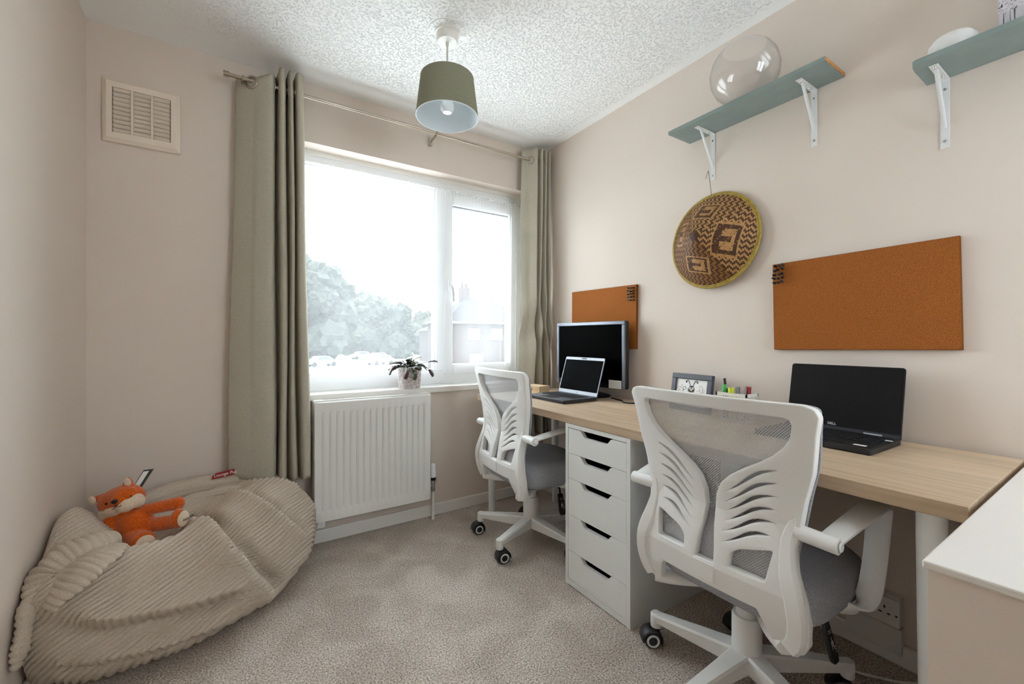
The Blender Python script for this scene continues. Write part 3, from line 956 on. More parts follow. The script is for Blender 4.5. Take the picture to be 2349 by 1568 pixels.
tube('pipe', [(vx, -.055, .17), (vx, -.055, .0)], .0085, WHITE_PAINT, vl, 12)
vl2 = tube('valve_body', [(RX0 + .005, -.055, .17), (RX0 - .03, -.055, .17), (RX0 - .03, -.055, 0)], .0085, CHROME, rd, 12)

# ------------------------------------------------------------------ potted plant on the sill
pp = thing('potted_plant', 'dark leafy trailing cactus in a toile-patterned pot on the sill', 'potted plant', (.843, 2.418, WZ0 + .012))
lathe('pot', [(0, 0), (.062, 0), (.064, .003), (.069, .118), (.070, .124), (.066, .125), (.064, .118), (.062, .105), (0, .104)], POT, pp, 40)
lathe('soil', [(0, .110), (.062, .108)], SOIL, pp, 24, cap=False)
def leaf_mesh(nm, L, W, curl, mt):
    n = 9; v = []; f = []
    for i in range(n):
        s = i / (n - 1)
        w = W * (.25 + .75 * math.sin(PI * min(1, .12 + .80 * s)) ** .8) * (1 + .22 * ((i % 2) * 2 - 1) * (0 < i < n - 1))
        if i == n - 1: w *= .55
        a = curl * s
        x = L * (math.sin(a) / curl if abs(curl) > 1e-3 else s); z = -L * ((1 - math.cos(a)) / curl if abs(curl) > 1e-3 else 0)
        v += [(x, -w, z), (x, 0, z + .0025), (x, w, z), (x, 0, z - .0015)]
    for i in range(n - 1):
        for k in range(4):
            f.append((i * 4 + k, i * 4 + (k + 1) % 4, (i + 1) * 4 + (k + 1) % 4, (i + 1) * 4 + k))
    f += [(3, 2, 1, 0), tuple((n - 1) * 4 + k for k in range(4))]
    me = bpy.data.meshes.new(nm)
    me.from_pydata(v, [], f); me.materials.append(mt)
    me.polygons.foreach_set('use_smooth', [True] * len(f))
    return me
LM = [leaf_mesh('leaf', .058, .0165, .5, LEAF), leaf_mesh('leaf', .048, .0180, .9, LEAF), leaf_mesh('leaf', .050, .0150, .7, LEAFR)]
def leaf(p, dr, roll, kind, parent=pp):
    dr = Vector(dr).normalized()
    y = Vector((0, 0, 1)).cross(dr)
    if y.length < 1e-3: y = Vector((0, 1, 0))
    y.normalize(); z = dr.cross(y)
    M = Matrix((dr, y, z)).transposed().to_4x4() @ Matrix.Rotation(roll, 4, 'X')
    M.translation = Vector(p)
    o = bpy.data.objects.new('leaf', LM[kind]); COL.objects.link(o); o.parent = parent; o.matrix_local = M
    return M @ Vector((LM[kind].vertices[33].co.x, 0, LM[kind].vertices[33].co.z)), (M.to_3x3() @ Vector((1, 0, -.8))).normalized()
stems = [((-1, -.25, .85), 2), ((-.9, -.4, .55), 0), ((-.7, .2, .9), 0), ((-.45, -.5, .9), 1), ((-.15, -.3, 1.1), 0), ((.12, .2, 1.2), 0), ((.25, -.3, 1.0), 1),
         ((.85, -.1, .80), 0), ((.8, -.45, .45), 2), ((.5, -.6, .45), 2), ((-.3, -.8, .4), 0), ((.1, -.85, .4), 1), ((.9, .3, .55), 0), ((-.55, .5, .8), 1), ((-1, .1, .5), 2), ((.4, .5, .8), 0)]
stems += [((rnd.uniform(-.9, .9), rnd.uniform(-.7, .6), rnd.uniform(.5, 1.1)), rnd.choice((0, 1, 1, 0, 2))) for _ in range(12)]
for i, (dv, kd) in enumerate(stems):
    dv = Vector(dv)
    p = Vector((dv.x * .028, dv.y * .028, .112))
    q, d2 = leaf(p, dv, rnd.uniform(-.5, .5), 0 if kd == 2 else kd)
    d2 = (d2 * .75 + Vector((dv.x, dv.y, -.12)) * .6)
    if i == 7: d2 = Vector((1, -.1, .42))
    q2, d3 = leaf(q - d2.normalized() * .004, d2, rnd.uniform(-.6, .6), kd)
    if i in (0, 8, 7, 10, 11):
        if i == 7: d3 = Vector((1, 0, .3))
        leaf(q2 - d3.normalized() * .004, d3, rnd.uniform(-.5, .5), 2 if i != 11 else 1)

# ------------------------------------------------------------------ desk
DX0, DX1, DY0, DY1, DZ0, DZ1 = 1.195, 1.797, .206, 2.230, .700, .734
dk = thing('desk', 'long oak-effect desk on white legs along the right wall', 'desk', (1.496, 1.226, 0))
box('tabletop', (DX0 - 1.496, DY0 - 1.226, DZ0), (DX1 - 1.496, DY1 - 1.226, DZ1), OAK, dk, .0015)
lg = None
for (x, y) in ((1.258, .272), (1.735, .272), (1.258, 2.165), (1.735, 2.165)):
    q = (x - 1.496, y - 1.226, 0)
    if lg is None:
        lg = lathe('leg', [(.016, 0), (.0165, .008), (.0185, .02), (.0255, .66), (.0255, .693), (.03, .694), (.03, .70)], LEGW, dk, 24, q)
    else:
        share(lg, dk, q)

# ------------------------------------------------------------------ drawer unit
DRAWSHADE = mat('drawer_inside_shade', srgb(70, 66, 62), .8)  # white drawer insides coloured dark, standing in for the shade in there
UX0, UX1, UY0, UY1, UH = 1.197, 1.775, 1.056, 1.420, .6985
du = thing('drawer_unit', 'white five-drawer unit standing under the desk', 'drawer unit', (1.486, 1.238, 0))
lx, hx, ly, hy = UX0 - 1.486, UX1 - 1.486, UY0 - 1.238, UY1 - 1.238
for y0 in (ly, hy - .018):
    box('side_panel', (lx, y0, 0), (hx, y0 + .018, UH), DRAWW, du, .001)
box('top_panel', (lx, ly + .018, UH - .017), (hx, hy - .018, UH), DRAWW, du)
box('bottom_panel', (lx, ly + .018, .004), (hx, hy - .018, .026), DRAWW, du)
box('back_panel', (hx - .008, ly + .018, .02), (hx, hy - .018, UH - .01), DRAWW, du)
zz = [.679, .571, .463, .306, .152, .027]
for i in range(5):
    t, b = zz[i] - .0008, zz[i + 1] + .0008
    w = hy - .0195
    out = [(-w, b), (w, b), (w, t), (.092, t), (.084, t - .003), (.066, t - .023), (.057, t - .026), (-.057, t - .026), (-.066, t - .023), (-.084, t - .003), (-.092, t), (-w, t)]
    ngon_prism('drawer_front', out, .018, lambda a, c, tt: (lx + .001 + tt, a, c), DRAWW, du, .0007)
    for s in (-1, 1):
        box('drawer_side', (lx + .019, s * (w - .016) - .006, b + .012), (hx - .05, s * (w - .016) + .006, t - .035), DRAWSHADE, du.children[-1])
    box('drawer_base', (lx + .019, -w + .012, b + .008), (hx - .05, w - .012, b + .014), DRAWSHADE, du.children[-1])

# ------------------------------------------------------------------ office chairs
def prof_x(z):
    return float(np.interp(z, [.29, .33, .38, .45, .52, .60, .70, .80, .92], [-.150, -.178, -.195, -.200, -.186, -.164, -.170, -.186, -.212]))
def back_pt(y, z, t=0):
    return Vector((prof_x(z) + .35 * y * y - .012 + t, y, z))

def rounded(pts, r, n=4):
    """round the corners of a polygon; r may be a list"""
    out = []
    m = len(pts)
    for i in range(m):
        p = Vector(pts[i]); a = Vector(pts[i - 1]); b = Vector(pts[(i + 1) % m])
        rr = r[i] if isinstance(r, (list, tuple)) else r
        da, db = (a - p), (b - p)
        k = min(rr, da.length * .45, db.length * .45)
        if k < 1e-5:
            out.append(tuple(p)); continue
        s = p + da.normalized() * k; e = p + db.normalized() * k
        for j in range(n + 1):
            t = j / n
            out.append(tuple((1 - t) ** 2 * s + 2 * t * (1 - t) * p + t * t * e))
    return out

def smooth2(pts, n=4, closed=True):
    P = [Vector((a, b, 0)) for a, b in pts]
    out = []
    m = len(P)
    for i in range(m):
        a, b, c, d = P[i - 1], P[i], P[(i + 1) % m], P[(i + 2) % m]
        for k in range(n):
            t = k / n
            q = .5 * ((2 * b) + (c - a) * t + (2 * a - 5 * b + 4 * c - d) * t * t + (3 * b - a - 3 * c + d) * t ** 3)
            out.append((q.x, q.y))
    return out

def warp_bm(bm, cuts):
    for z in cuts:
        g = list(bm.verts) + list(bm.edges) + list(bm.faces)
        bmesh.ops.bisect_plane(bm, geom=g, dist=1e-6, plane_co=(0, z, 0), plane_no=(0, 1, 0))
    for y in np.arange(-.24, .25, .04):
        g = list(bm.verts) + list(bm.edges) + list(bm.faces)
        bmesh.ops.bisect_plane(bm, geom=g, dist=1e-6, plane_co=(y, 0, 0), plane_no=(1, 0, 0))
    for v in bm.verts:
        v.co = back_pt(v.co.x, v.co.y, v.co.z)

half = [(.238, .908), (.258, .901), (.265, .886), (.256, .842), (.244, .750), (.226, .680), (.215, .615), (.206, .560), (.216, .505), (.236, .450), (.243, .400),
        (.238, .350), (.222, .318), (.196, .302), (.168, .318), (.146, .382), (.138, .397)]
outer = [(y, z) for y, z in half] + [(-y, z) for y, z in half[::-1]]
hole = [(.198, .880), (.212, .874), (.216, .859), (.209, .826), (.192, .798), (.168, .774), (.135, .750), (.100, .728), (.060, .699), (.034, .672), (.021, .640), (.017, .600), (.020, .555), (.027, .505), (.030, .465), (.032, .456)]
upper = [(y, z) for y, z in hole] + [(-y, z) for y, z in hole[::-1]]
def slot(i):
    y0, z0 = .042, .652 - .0262 * i
    y1, z1 = .176 - .0035 * i, .742 - .0335 * i
    a = Vector((y0, z0)); b = Vector((y1, z1)); d = (b - a); nrm = Vector((-d.y, d.x)).normalized()
    up, lo = [], []
    for k in range(9):
        t = k / 8
        c = a + d * t + nrm * (.009 * math.sin(PI * t) - .004 * math.sin(2 * PI * t))
        w = .0098 * math.sin(PI * min(1, t * .90 + .05)) ** .7 * (.55 + .5 * t)
        up.append(c + nrm * w); lo.append(c - nrm * w)
    return [(p.x, p.y) for p in up + lo[::-1]]
lowop = rounded([(.061, .464), (.063, .502), (.086, .522), (.170, .548), (.166, .520), (.158, .468), (.150, .464)], [.006, .022, .02, .012, .01, .012, .004])

def make_chair(label, loc, rz, base_a, lever_side=1):
    ch = thing('office_chair', label, 'office chair', loc, rz, 'white mesh-back office chairs')
    sp = [rounded(outer, .004, 2), rounded(upper, .003, 2)]
    for s in (1, -1):
        for i in range(6):
            q = slot(i); sp.append([(s * a, b) for a, b in (q if s > 0 else q[::-1])])
        sp.append([(s * a, b) for a, b in (lowop if s > 0 else lowop[::-1])])
    bm = curve_shape(sp, .0085, .0035, 1)
    warp_bm(bm, np.arange(.31, .92, .03))
    bf = from_bm('back_frame', bm, CHAIRW, ch, True); sharp(bf, 42)
    # wider flange behind the side rails gives the frame its depth
    for s in (1, -1):
        pts = smooth_path([back_pt(s * y, z, -.007) for y, z in ((.212, .66), (.200, .62), (.192, .57), (.200, .51), (.217, .45), (.222, .395), (.214, .35), (.200, .325))], 4)
        n = len(pts)
        v, f = tube_vf(pts, [.004 + .015 * min(1, i / n * 2.2) for i in range(n)], 10, up=(1, 0, 0), sx=1.15, sy=.8, rect=4)
        o = mesh('side_rail', v, f, CHAIRW, ch, True); sharp(o, 50)
        # foot of the rail runs forward under the seat to the column
        a = back_pt(s * .198, .318, -.004)
        v, f = tube_vf(smooth_path([a, Vector((-.135, s * .150, .318)), Vector((-.07, s * .095, .318)), Vector((.0, s * .03, .325))], 5), [.030] * 16, 10, sx=1.15, sy=.60, rect=4)
        o = mesh('under_brace', v, f, CHAIRW, ch, True); sharp(o, 50)
    box('badge', (-.006, -.030, -.018), (0, .030, .028), CHAIRW, bf, .001).matrix_local = axes(back_pt(0, .426, -.0095), (1, 0, 0), (0, 1, 0))
    # stretched mesh on the front of the frame
    ny, nz = 25, 40
    v = []
    for i in range(ny):
        for k in range(nz):
            z = .40 + .504 * k / (nz - 1)
            hwid = float(np.interp(z, [.40, .45, .52, .56, .61, .68, .75, .84, .905, .915], [.225, .222, .206, .206, .215, .224, .244, .256, .262, .256]))
            y = hwid * (2 * i / (ny - 1) - 1)
            q = back_pt(y, z, .014)
            q.x += .014 * (1 - (y / hwid) ** 2) * math.sin(PI * min(1, max(0, (z - .42) / .48)))
            v.append(q)
    mesh('mesh_panel', v, grid_faces(ny, nz), MESHF, ch, True)
    ep = [back_pt(s * y, z, .016) for s, y, z in [(1, .232, .44), (1, .209, .53), (1, .219, .62), (1, .232, .69), (1, .250, .77), (1, .259, .855), (1, .261, .886), (1, .245, .906), (1, .12, .907), (1, 0, .907), (-1, .12, .907), (-1, .245, .906), (-1, .261, .886), (-1, .259, .855), (-1, .250, .77), (-1, .232, .69), (-1, .219, .62), (-1, .209, .53), (-1, .232, .44)]]
    tube('mesh_edging', smooth_path(ep, 5), .0035, SEATF, ch, 8)
    # seat cushion
    def se(a, b, n, p):
        c, s = math.cos(p), math.sin(p)
        return a * math.copysign(abs(c) ** (2 / n), c), b * math.copysign(abs(s) ** (2 / n), s)
    rings = [(.80, .340), (.92, .345), (.985, .360), (1.0, .385), (.995, .412), (.965, .433), (.91, .446), (.72, .452), (.4, .454), (.05, .454)]
    v = []; N = 56
    for (k, z) in rings:
        for j in range(N):
            x, y = se(.232 * k, .238 * k, 4.2, 2 * PI * j / N)
            zz_ = z - (.012 * max(0, (x - .15) / .08) ** 2 if x > .15 else 0)
            v.append((x + .045, y, zz_))
    f = grid_faces(len(rings), N)
    f = [(i * N + k, i * N + (k + 1) % N, (i + 1) * N + (k + 1) % N, (i + 1) * N + k) for i in range(len(rings) - 1) for k in range(N)]
    f.append(tuple(range(N))[::-1]); f.append(tuple((len(rings) - 1) * N + k for k in range(N)))
    mesh('seat', v, f, SEATF, ch, True)
    box('seat_pan', (-.13, -.16, .330), (.22, .16, .346), BLACKP, ch, .006)
    # arms
    for s in (1, -1):
        j = back_pt(s * .212, .600)
        hubp = [Vector((j.x - .002, s * .205, .600)), Vector((j.x - .002, s * .292, .597))]
        ar = tube('armrest', hubp, .0185, CHAIRW, ch, 18)
        lathe('pivot_cap', [(0, 0), (.009, 0), (.011, .002), (.011, .004)], LEGW, ar, 16, (j.x - .002, s * .2955 - .002, .597), axis='Y')
        pts = smooth_path([(j.x + .006, s * .272, .604), (-.06, s * .280, .622), (.03, s * .284, .634), (.085, s * .284, .636), (.112, s * .283, .622), (.118, s * .280, .585), (.108, s * .276, .49), (.092, s * .268, .400), (.080, s * .252, .362), (.066, s * .222, .346), (.05, s * .15, .338)], 5)
        n = len(pts)
        rr = [float(np.interp(i / (n - 1), [0, .3, .42, .6, .78, 1], [.024, .030, .028, .026, .026, .024])) for i in range(n)]
        v = []; f = []; m = 10
        for i, p in enumerate(pts):
            t = (pts[min(i + 1, n - 1)] - pts[max(i - 1, 0)]).normalized()
            w_ = Vector((0, 1, 0)); w_ = (w_ - t * w_.dot(t)).normalized(); u_ = t.cross(w_)
            k2 = float(np.interp(i / (n - 1), [0, .72, .85, 1], [0, 0, 1, 1]))
            A = (w_ * (1 - k2) + u_ * k2).normalized() if k2 < 1 else u_
            B = t.cross(A)
            for q in range(m):
                a = 2 * PI * (q + .5) / m; c, d = math.cos(a), math.sin(a)
                e = (abs(c) ** 4 + abs(d) ** 4) ** -.25
                v.append(p + A * (c * e * rr[i]) + B * (d * e * .0085))
        for i in range(n - 1):
            for q in range(m):
                f.append((i * m + q, i * m + (q + 1) % m, (i + 1) * m + (q + 1) % m, (i + 1) * m + q))
        f += [tuple(range(m))[::-1], tuple((n - 1) * m + q for q in range(m))]
        o = mesh('arm_loop', v, f, CHAIRW, ar, True); sharp(o, 50)
    # column
    lathe('column_sleeve', [(.036, .085), (.041, .10), (.041, .225), (.038, .232)], CHAIRW, ch, 28)
    lathe('gas_lift', [(.029, .225), (.029, .318), (.04, .332)], CHAIRW, ch, 24)
    # five-star base with castors
    lathe('hub', [(.03, .070), (.044, .082), (.050, .118), (.042, .130), (.03, .132)], CHAIRW, ch, 28)
    for k in range(5):
        a = base_a + k * 2 * PI / 5 - rz
        M = Matrix.Rotation(a, 4, 'Z')
        n = 9; v = []; f = []
        for i in range(n):
            s = i / (n - 1); r = .03 + .262 * s
            w = .030 - .012 * s; zt_ = .130 - .018 * s
            hgt = .055 - .030 * s
            for yy, zz_ in ((-w, zt_ - .006), (-w + .006, zt_), (w - .006, zt_), (w, zt_ - .006), (w * .82, zt_ - hgt), (-w * .82, zt_ - hgt)):
                v.append(M @ Vector((r, yy, zz_)))
        for i in range(n - 1):
            for q in range(6):
                f.append((i * 6 + q, i * 6 + (q + 1) % 6, (i + 1) * 6 + (q + 1) % 6, (i + 1) * 6 + q))
        f += [tuple(range(6))[::-1], tuple((n - 1) * 6 + q for q in range(6))]
        bmx = bmesh.new(); vv = [bmx.verts.new(p) for p in v]
        for q in f: bmx.faces.new([vv[i] for i in q])
        lg_ = from_bm('base_leg', bmx, CHAIRW, ch)
        e = M @ Vector((.283, 0, 0))
        lathe('castor_socket', [(.017, .066), (.018, .07), (.018, .110), (.014, .114), (0, .114)], CHAIRW, lg_, 18, (e.x, e.y, 0))
        # castor: twin wheels with a hood, trailing at its own angle
        ca = a + [2.2, .7, 2.6, 1.1, 2.9][k]
        Mc = Matrix.Translation((e.x, e.y, 0)) @ Matrix.Rotation(ca, 4, 'Z')
        bmc = bmesh.new()
        for side in (-1, 1):
            rr_ = .0275
            ringp = [(0, .006), (.0240, .006), (rr_, .009), (rr_, .0215), (.0255, .024), (0, .024)]
            N2 = 24; idx = []
            for (r, yy) in ringp:
                idx.append([bmc.verts.new(Mc @ Vector((.016 + r * math.cos(2 * PI * q / N2), side * yy, rr_ + r * math.sin(2 * PI * q / N2)))) for q in range(N2)])
            for i in range(len(idx) - 1):
                for q in range(N2): bmc.faces.new((idx[i][q], idx[i][(q + 1) % N2], idx[i + 1][(q + 1) % N2], idx[i + 1][q]))
        bmesh.ops.remove_doubles(bmc, verts=bmc.verts, dist=1e-6)
        cs = from_bm('castor', bmc, BLACKP, lg_, True); sharp(cs, 40)
        for side in (-1, 1):
            rg = torus('castor_ring', .0185, .0042, RUBBER, cs, Mc @ Matrix.Translation((.016, side * .0235, .0275)) @ Matrix.Rotation(R(90), 4, 'X'), 24, 6)
        v = []; f = []; N3 = 12
        for i in range(N3):
            an = R(-10) + R(215) * i / (N3 - 1)
            for yy in (-.026, -.022, .022, .026):
                rr2 = .0335 if abs(yy) < .024 else .030
                v.append(Mc @ Vector((.016 - rr2 * math.cos(an) * -1, yy, .0275 + rr2 * math.sin(an))))
        f = [(i * 4 + q, (i + 1) * 4 + q, (i + 1) * 4 + q + 1, i * 4 + q + 1) for i in range(N3 - 1) for q in range(3)]
        hdz = mesh('castor_hood', v, f, BLACKP, cs, True)
        md = hdz.modifiers.new('t', 'SOLIDIFY'); md.thickness = .002
        tube('castor_stem', [Mc @ Vector((0, 0, .045)), Mc @ Vector((0, 0, .075))], .008, BLACKP, cs, 10)
    # height lever with its printed paddle
    lv = tube('lever', smooth_path([(.05, -.05, .328), (.055, -.13, .327), (.057, -.165, .322), (.058, -.178, .31), (.058, -.180, .285)], 5), .0045, BLACKP, ch, 8)
    pb = ngon_prism('paddle', rounded([(-.013, .32), (.013, .32), (.019, .24), (.014, .222), (-.014, .222), (-.019, .24)], .006), .010, lambda a, b, t: (.058 + a, -.186 + t + (b - .32) * .25, b - .03), BLACKP, lv, .002)
    for (a0, a1, b0, b1) in ((-.008, -.002, .298, .300), (.002, .008, .298, .300), (-.008, -.002, .293, .295), (.002, .008, .293, .295), (-.001, .001, .262, .284), (-.006, .006, .272, .274), (-.006, -.004, .255, .272), (.004, .006, .255, .272), (.008, .015, .258, .260), (.008, .015, .252, .254), (.008, .014, .246, .248)):
        ngon_prism('print_mark', [(a0, b0), (a1, b0), (a1, b1), (a0, b1)], .0004, lambda a, b, t: (.058 + a, -.1862 - t + (b - .32) * .25, b - .03), PAPER, pb)
    return ch
make_chair('white mesh-back office chair nearest the viewer, its back turned', (1.29, .685, 0), 0, R(33))
make_chair('white mesh-back office chair near the radiator, left of the drawer unit', (1.30, 1.825, 0), R(-3), R(59))

# ------------------------------------------------------------------ beanbag
bb = thing('beanbag', 'large slouching beige corduroy beanbag in the left corner', 'beanbag', (-.12, 2.03, 0))
BC = Vector((-.12, 2.03, 0))
UA = Vector((.81, .586, 0)); VA = Vector((-.586, .81, 0))
def seg_dist(P, A, B):
    A = np.array(A); B = np.array(B)
    d = B - A; L2 = (d * d).sum()
    t = np.clip(((P - A) @ d) / L2, 0, 1)
    q = P - (A + t[:, None] * d)
    return np.sqrt((q * q).sum(1)), t, q
def poly_dist(P, pts):
    best = None
    for a, b in zip(pts[:-1], pts[1:]):
        d, t, q = seg_dist(P, a, b)
        if best is None: best = d
        else: best = np.minimum(best, d)
    return best
def soft_noise(P, s, seed=0):
    return np.array([mnoise.noise(Vector((p[0] * s + seed, p[1] * s, p[2] * s))) for p in P])
def smin_clip(x, lim, k=.03):
    """soft limit: x <= lim"""
    return lim - k * np.logaddexp(0, (lim - x) / k)

def beanbag_body():
    NU, NV = 440, 420
    th = np.linspace(0, 2 * PI, NU, endpoint=False)
    ph = np.linspace(-PI / 2 + .02, PI / 2 - .004, NV)
    TH, PH = np.meshgrid(th, ph, indexing='ij')
    def sg(c, e): return np.sign(c) * np.abs(c) ** e
    def build(TH, PH):
        ct, st = sg(np.cos(TH), .82), sg(np.sin(TH), .82)
        cp, sp_ = np.abs(np.cos(PH)) ** .62, sg(np.sin(PH), .85)
        a = .490 + .02 * np.cos(TH * 2)
        b = .300 - .02 * np.cos(TH - 2.0)
        u = a * ct * cp; w = b * st * cp + .085
        top = .225 + .03 * (u / .5) ** 2 + .03 * np.clip(-w, 0, .3) / .3
        z = np.where(sp_ > 0, .185 + top * sp_, .185 + .20 * sp_)
        # lean: the front face slopes, wide at the floor
        w = w - .045 * (1 - np.clip(z / .42, 0, 1)) * (st < 0) * np.abs(st)
        # hollow where the toy sits
        h = np.exp(-(((u + .135) / .155) ** 2 + ((w - .06) / .14) ** 2))
        z = z - .122 * h * (sp_ > 0) * np.clip(sp_ * 1.6, 0, 1)
        h2 = np.exp(-(((u - .17) / .13) ** 2 + ((w - .13) / .12) ** 2))
        z = z - .030 * h2 * (sp_ > 0)
        # rear right corner stands up
        h3 = np.exp(-(((u - .38) / .10) ** 2 + ((w - .14) / .10) ** 2))
        z = z + .045 * h3 * (sp_ > 0)
        # thick roll along the left wall
        h4 = np.exp(-(((u + .30) / .13) ** 2 + ((w - .20) / .16) ** 2))
        z = z + .095 * h4 * np.clip(sp_ * 2, 0, 1)
        z = np.maximum(z, .004)
        X = BC.x + u * UA.x + w * VA.x; Y = BC.y + u * UA.y + w * VA.y
        return np.stack([X, Y, z], -1)
    P = build(TH, PH)
    flat = P.reshape(-1, 3)
    # normals by finite difference
    def normals(P):
        du = np.roll(P, -1, 0) - np.roll(P, 1, 0)
        dv = np.empty_like(P); dv[:, 1:-1] = P[:, 2:] - P[:, :-2]; dv[:, 0] = P[:, 1] - P[:, 0]; dv[:, -1] = P[:, -1] - P[:, -2]
        n = np.cross(du, dv); l = np.linalg.norm(n, axis=-1, keepdims=True)
        return n / np.maximum(l, 1e-9)
    N = normals(P)
    sgn = np.sign((N[:, NV // 2] * (P[:, NV // 2] - P.mean((0, 1)))).sum()); N = N * sgn
    nf = N.reshape(-1, 3)
    # big folds
    # signed creases: a ridge with a valley along one side
    def crease(pts, A, w, side, va=.8, off=1.4):
        d = poly_dist(flat, pts)
        m = np.array(pts); sh = m + np.array(side) * w * off
        d2 = poly_dist(flat, sh.tolist())
        return A * np.exp(-(d / w) ** 1.3) - va * A * np.exp(-(d2 / (w * .9)) ** 2)
    D = np.zeros(len(flat))
    D += crease([(-.20, 2.02, .36), (-.17, 1.986, .366), (-.10, 1.88, .365), (-.05, 1.81, .315), (.02, 1.81, .21), (.08, 1.865, .10)], .054, .036, (.84, .40, .10), 1.15, 1.7)
    D += crease([(-.02, 2.09, .40), (.016, 2.027, .403), (.104, 1.95, .349), (.201, 1.982, .241)], .050, .032, (.80, .50, .05), 1.15, 1.7)
    D += crease([(.06, 2.20, .40), (.185, 2.173, .39), (.26, 2.123, .291)], .042, .030, (.3, .85, .1), 1.0)
    D += crease([(-.448, 1.754, .345), (-.351, 1.820, .380), (-.20, 1.85, .380), (-.10, 1.88, .365)], .022, .040, (-.1, .6, .5), .9)
    D += crease([(-.46, 1.75, .300), (-.337, 1.685, .250), (-.174, 1.707, .221), (-.03, 1.785, .190)], .034, .034, (.05, -.1, -1), 1.1)
    D += crease([(-.42, 1.70, .15), (-.25, 1.69, .12), (-.08, 1.76, .09)], .016, .026, (0, -.1, -1), .9)
    D += crease([(-.30, 1.69, .19), (-.15, 1.71, .15), (.0, 1.79, .11)], .014, .022, (0, -.1, -1), .9)
    D += crease([(-.12, 1.76, .30), (-.02, 1.80, .25), (.04, 1.84, .17)], -.012, .03, (.8, .3, .1), .5)
    D += crease([(-.47, 2.02, .46), (-.40, 1.96, .43), (-.36, 1.90, .40)], .014, .03, (.5, .4, 0), .8)
    sub = soft_noise(flat, 5.5, 3) * .016 + soft_noise(flat, 13, 9) * .006
    D += sub
    flat2 = flat + nf * D[:, None]
    P2 = flat2.reshape(P.shape)
    N2 = normals(P2) * sgn
    # corduroy wales: run along the bag, counted over front and top
    rel = flat2 - np.array(BC)
    u = rel @ np.array(UA); w = rel @ np.array(VA); z = rel[:, 2]
    warp = soft_noise(flat2, 3.2, 21) * .022
    q = z * 1.0 + w * .95 - .22 * u + warp - .25 * D
    pitch = .0195
    rib = np.abs(np.sin(PI * q / pitch)) ** .7
    fade = np.clip((z - .004) / .03, 0, 1)
    flat3 = flat2 + N2.reshape(-1, 3) * ((rib - .5) * .0115 * fade)[:, None]
    # rests against the walls and on the floor
    flat3[:, 0] = -smin_clip(-flat3[:, 0], -(XL + .012), .012)
    flat3[:, 1] = smin_clip(flat3[:, 1], YW - .02, .012)
    flat3[:, 2] = np.maximum(flat3[:, 2], .002)
    flat3 -= np.array(BC)
    nv = NV
    f = grid_faces(NU, NV, True)
    v = flat3.tolist()
    f.append(tuple(i * nv for i in range(NU))); f.append(tuple(i * nv + nv - 1 for i in range(NU))[::-1])
    o = mesh('body', v, f, CORD, bb, True)
    return o
beanbag_body()

def cord_tube(name, pts, rad, n=40, seg=14, sx=1, sy=1, ribs=.017, along=True, amp=.006, up=(0, 0, 1)):
    P = smooth_path(pts, seg)
    m = len(P)
    L = [0]
    for a, b in zip(P[:-1], P[1:]): L.append(L[-1] + (b - a).length)
    rr = [float(np.interp(L[i] / L[-1], np.linspace(0, 1, len(rad)), rad)) for i in range(m)]
    v, f = tube_vf(P, rr, n, sx=sx, sy=sy, up=up)
    out = []
    for i in range(m):
        for k in range(n):
            p = v[i * n + k]; d = (p - P[i]); l = d.length
            g = L[i] / ribs if along else k / n * round(2 * PI * rr[i] / ribs)
            e = (abs(math.sin(PI * g)) ** .7 - .5) * amp
            e += mnoise.noise(p * 14) * .010
            q = p + d.normalized() * e
            q.x = max(q.x, XL + .004); q.y = min(q.y, YW - .006)
            out.append(q - BC)
    o = mesh(name, out, f, CORD, bb, True)
    bmx = bmesh.new(); bmx.from_mesh(o.data); bmesh.ops.recalc_face_normals(bmx, faces=bmx.faces); bmx.to_mesh(o.data); bmx.free()
    return o
# rolled mouth of the sack at the left end
cord_tube('rolled_lip', [(-.345, 1.905, .400), (-.40, 1.855, .404), (-.452, 1.825, .388), (-.482, 1.800, .358), (-.484, 1.765, .330), (-.466, 1.738, .318)], [.020, .044, .050, .046, .036, .016], sx=1.15, sy=.75, seg=24, amp=.008)
cord_tube('rolled_lip', [(-.335, 1.835, .400), (-.362, 1.776, .392), (-.398, 1.738, .374), (-.428, 1.712, .344), (-.448, 1.700, .305)], [.024, .044, .052, .048, .024], sx=1.35, sy=.38, seg=24, amp=.008)
cord_tube('twisted_tail', [(-.490, 1.77, .33), (-.503, 1.735, .285), (-.507, 1.712, .24), (-.509, 1.70, .20), (-.511, 1.69, .165)], [.022, .028, .026, .026, .010], seg=10, sx=.75)
cord_tube('back_fold', [(-.40, 2.26, .355), (-.27, 2.30, .40), (-.12, 2.335, .405), (.03, 2.345, .395), (.13, 2.33, .36)], [.03, .045, .05, .045, .02], sx=.8, sy=.9, seg=16, along=False)
cord_tube('back_fold', [(-.26, 2.21, .355), (-.14, 2.26, .375), (0, 2.285, .375), (.11, 2.295, .365)], [.02, .034, .036, .016], sx=.9, sy=.8, seg=16, along=False)
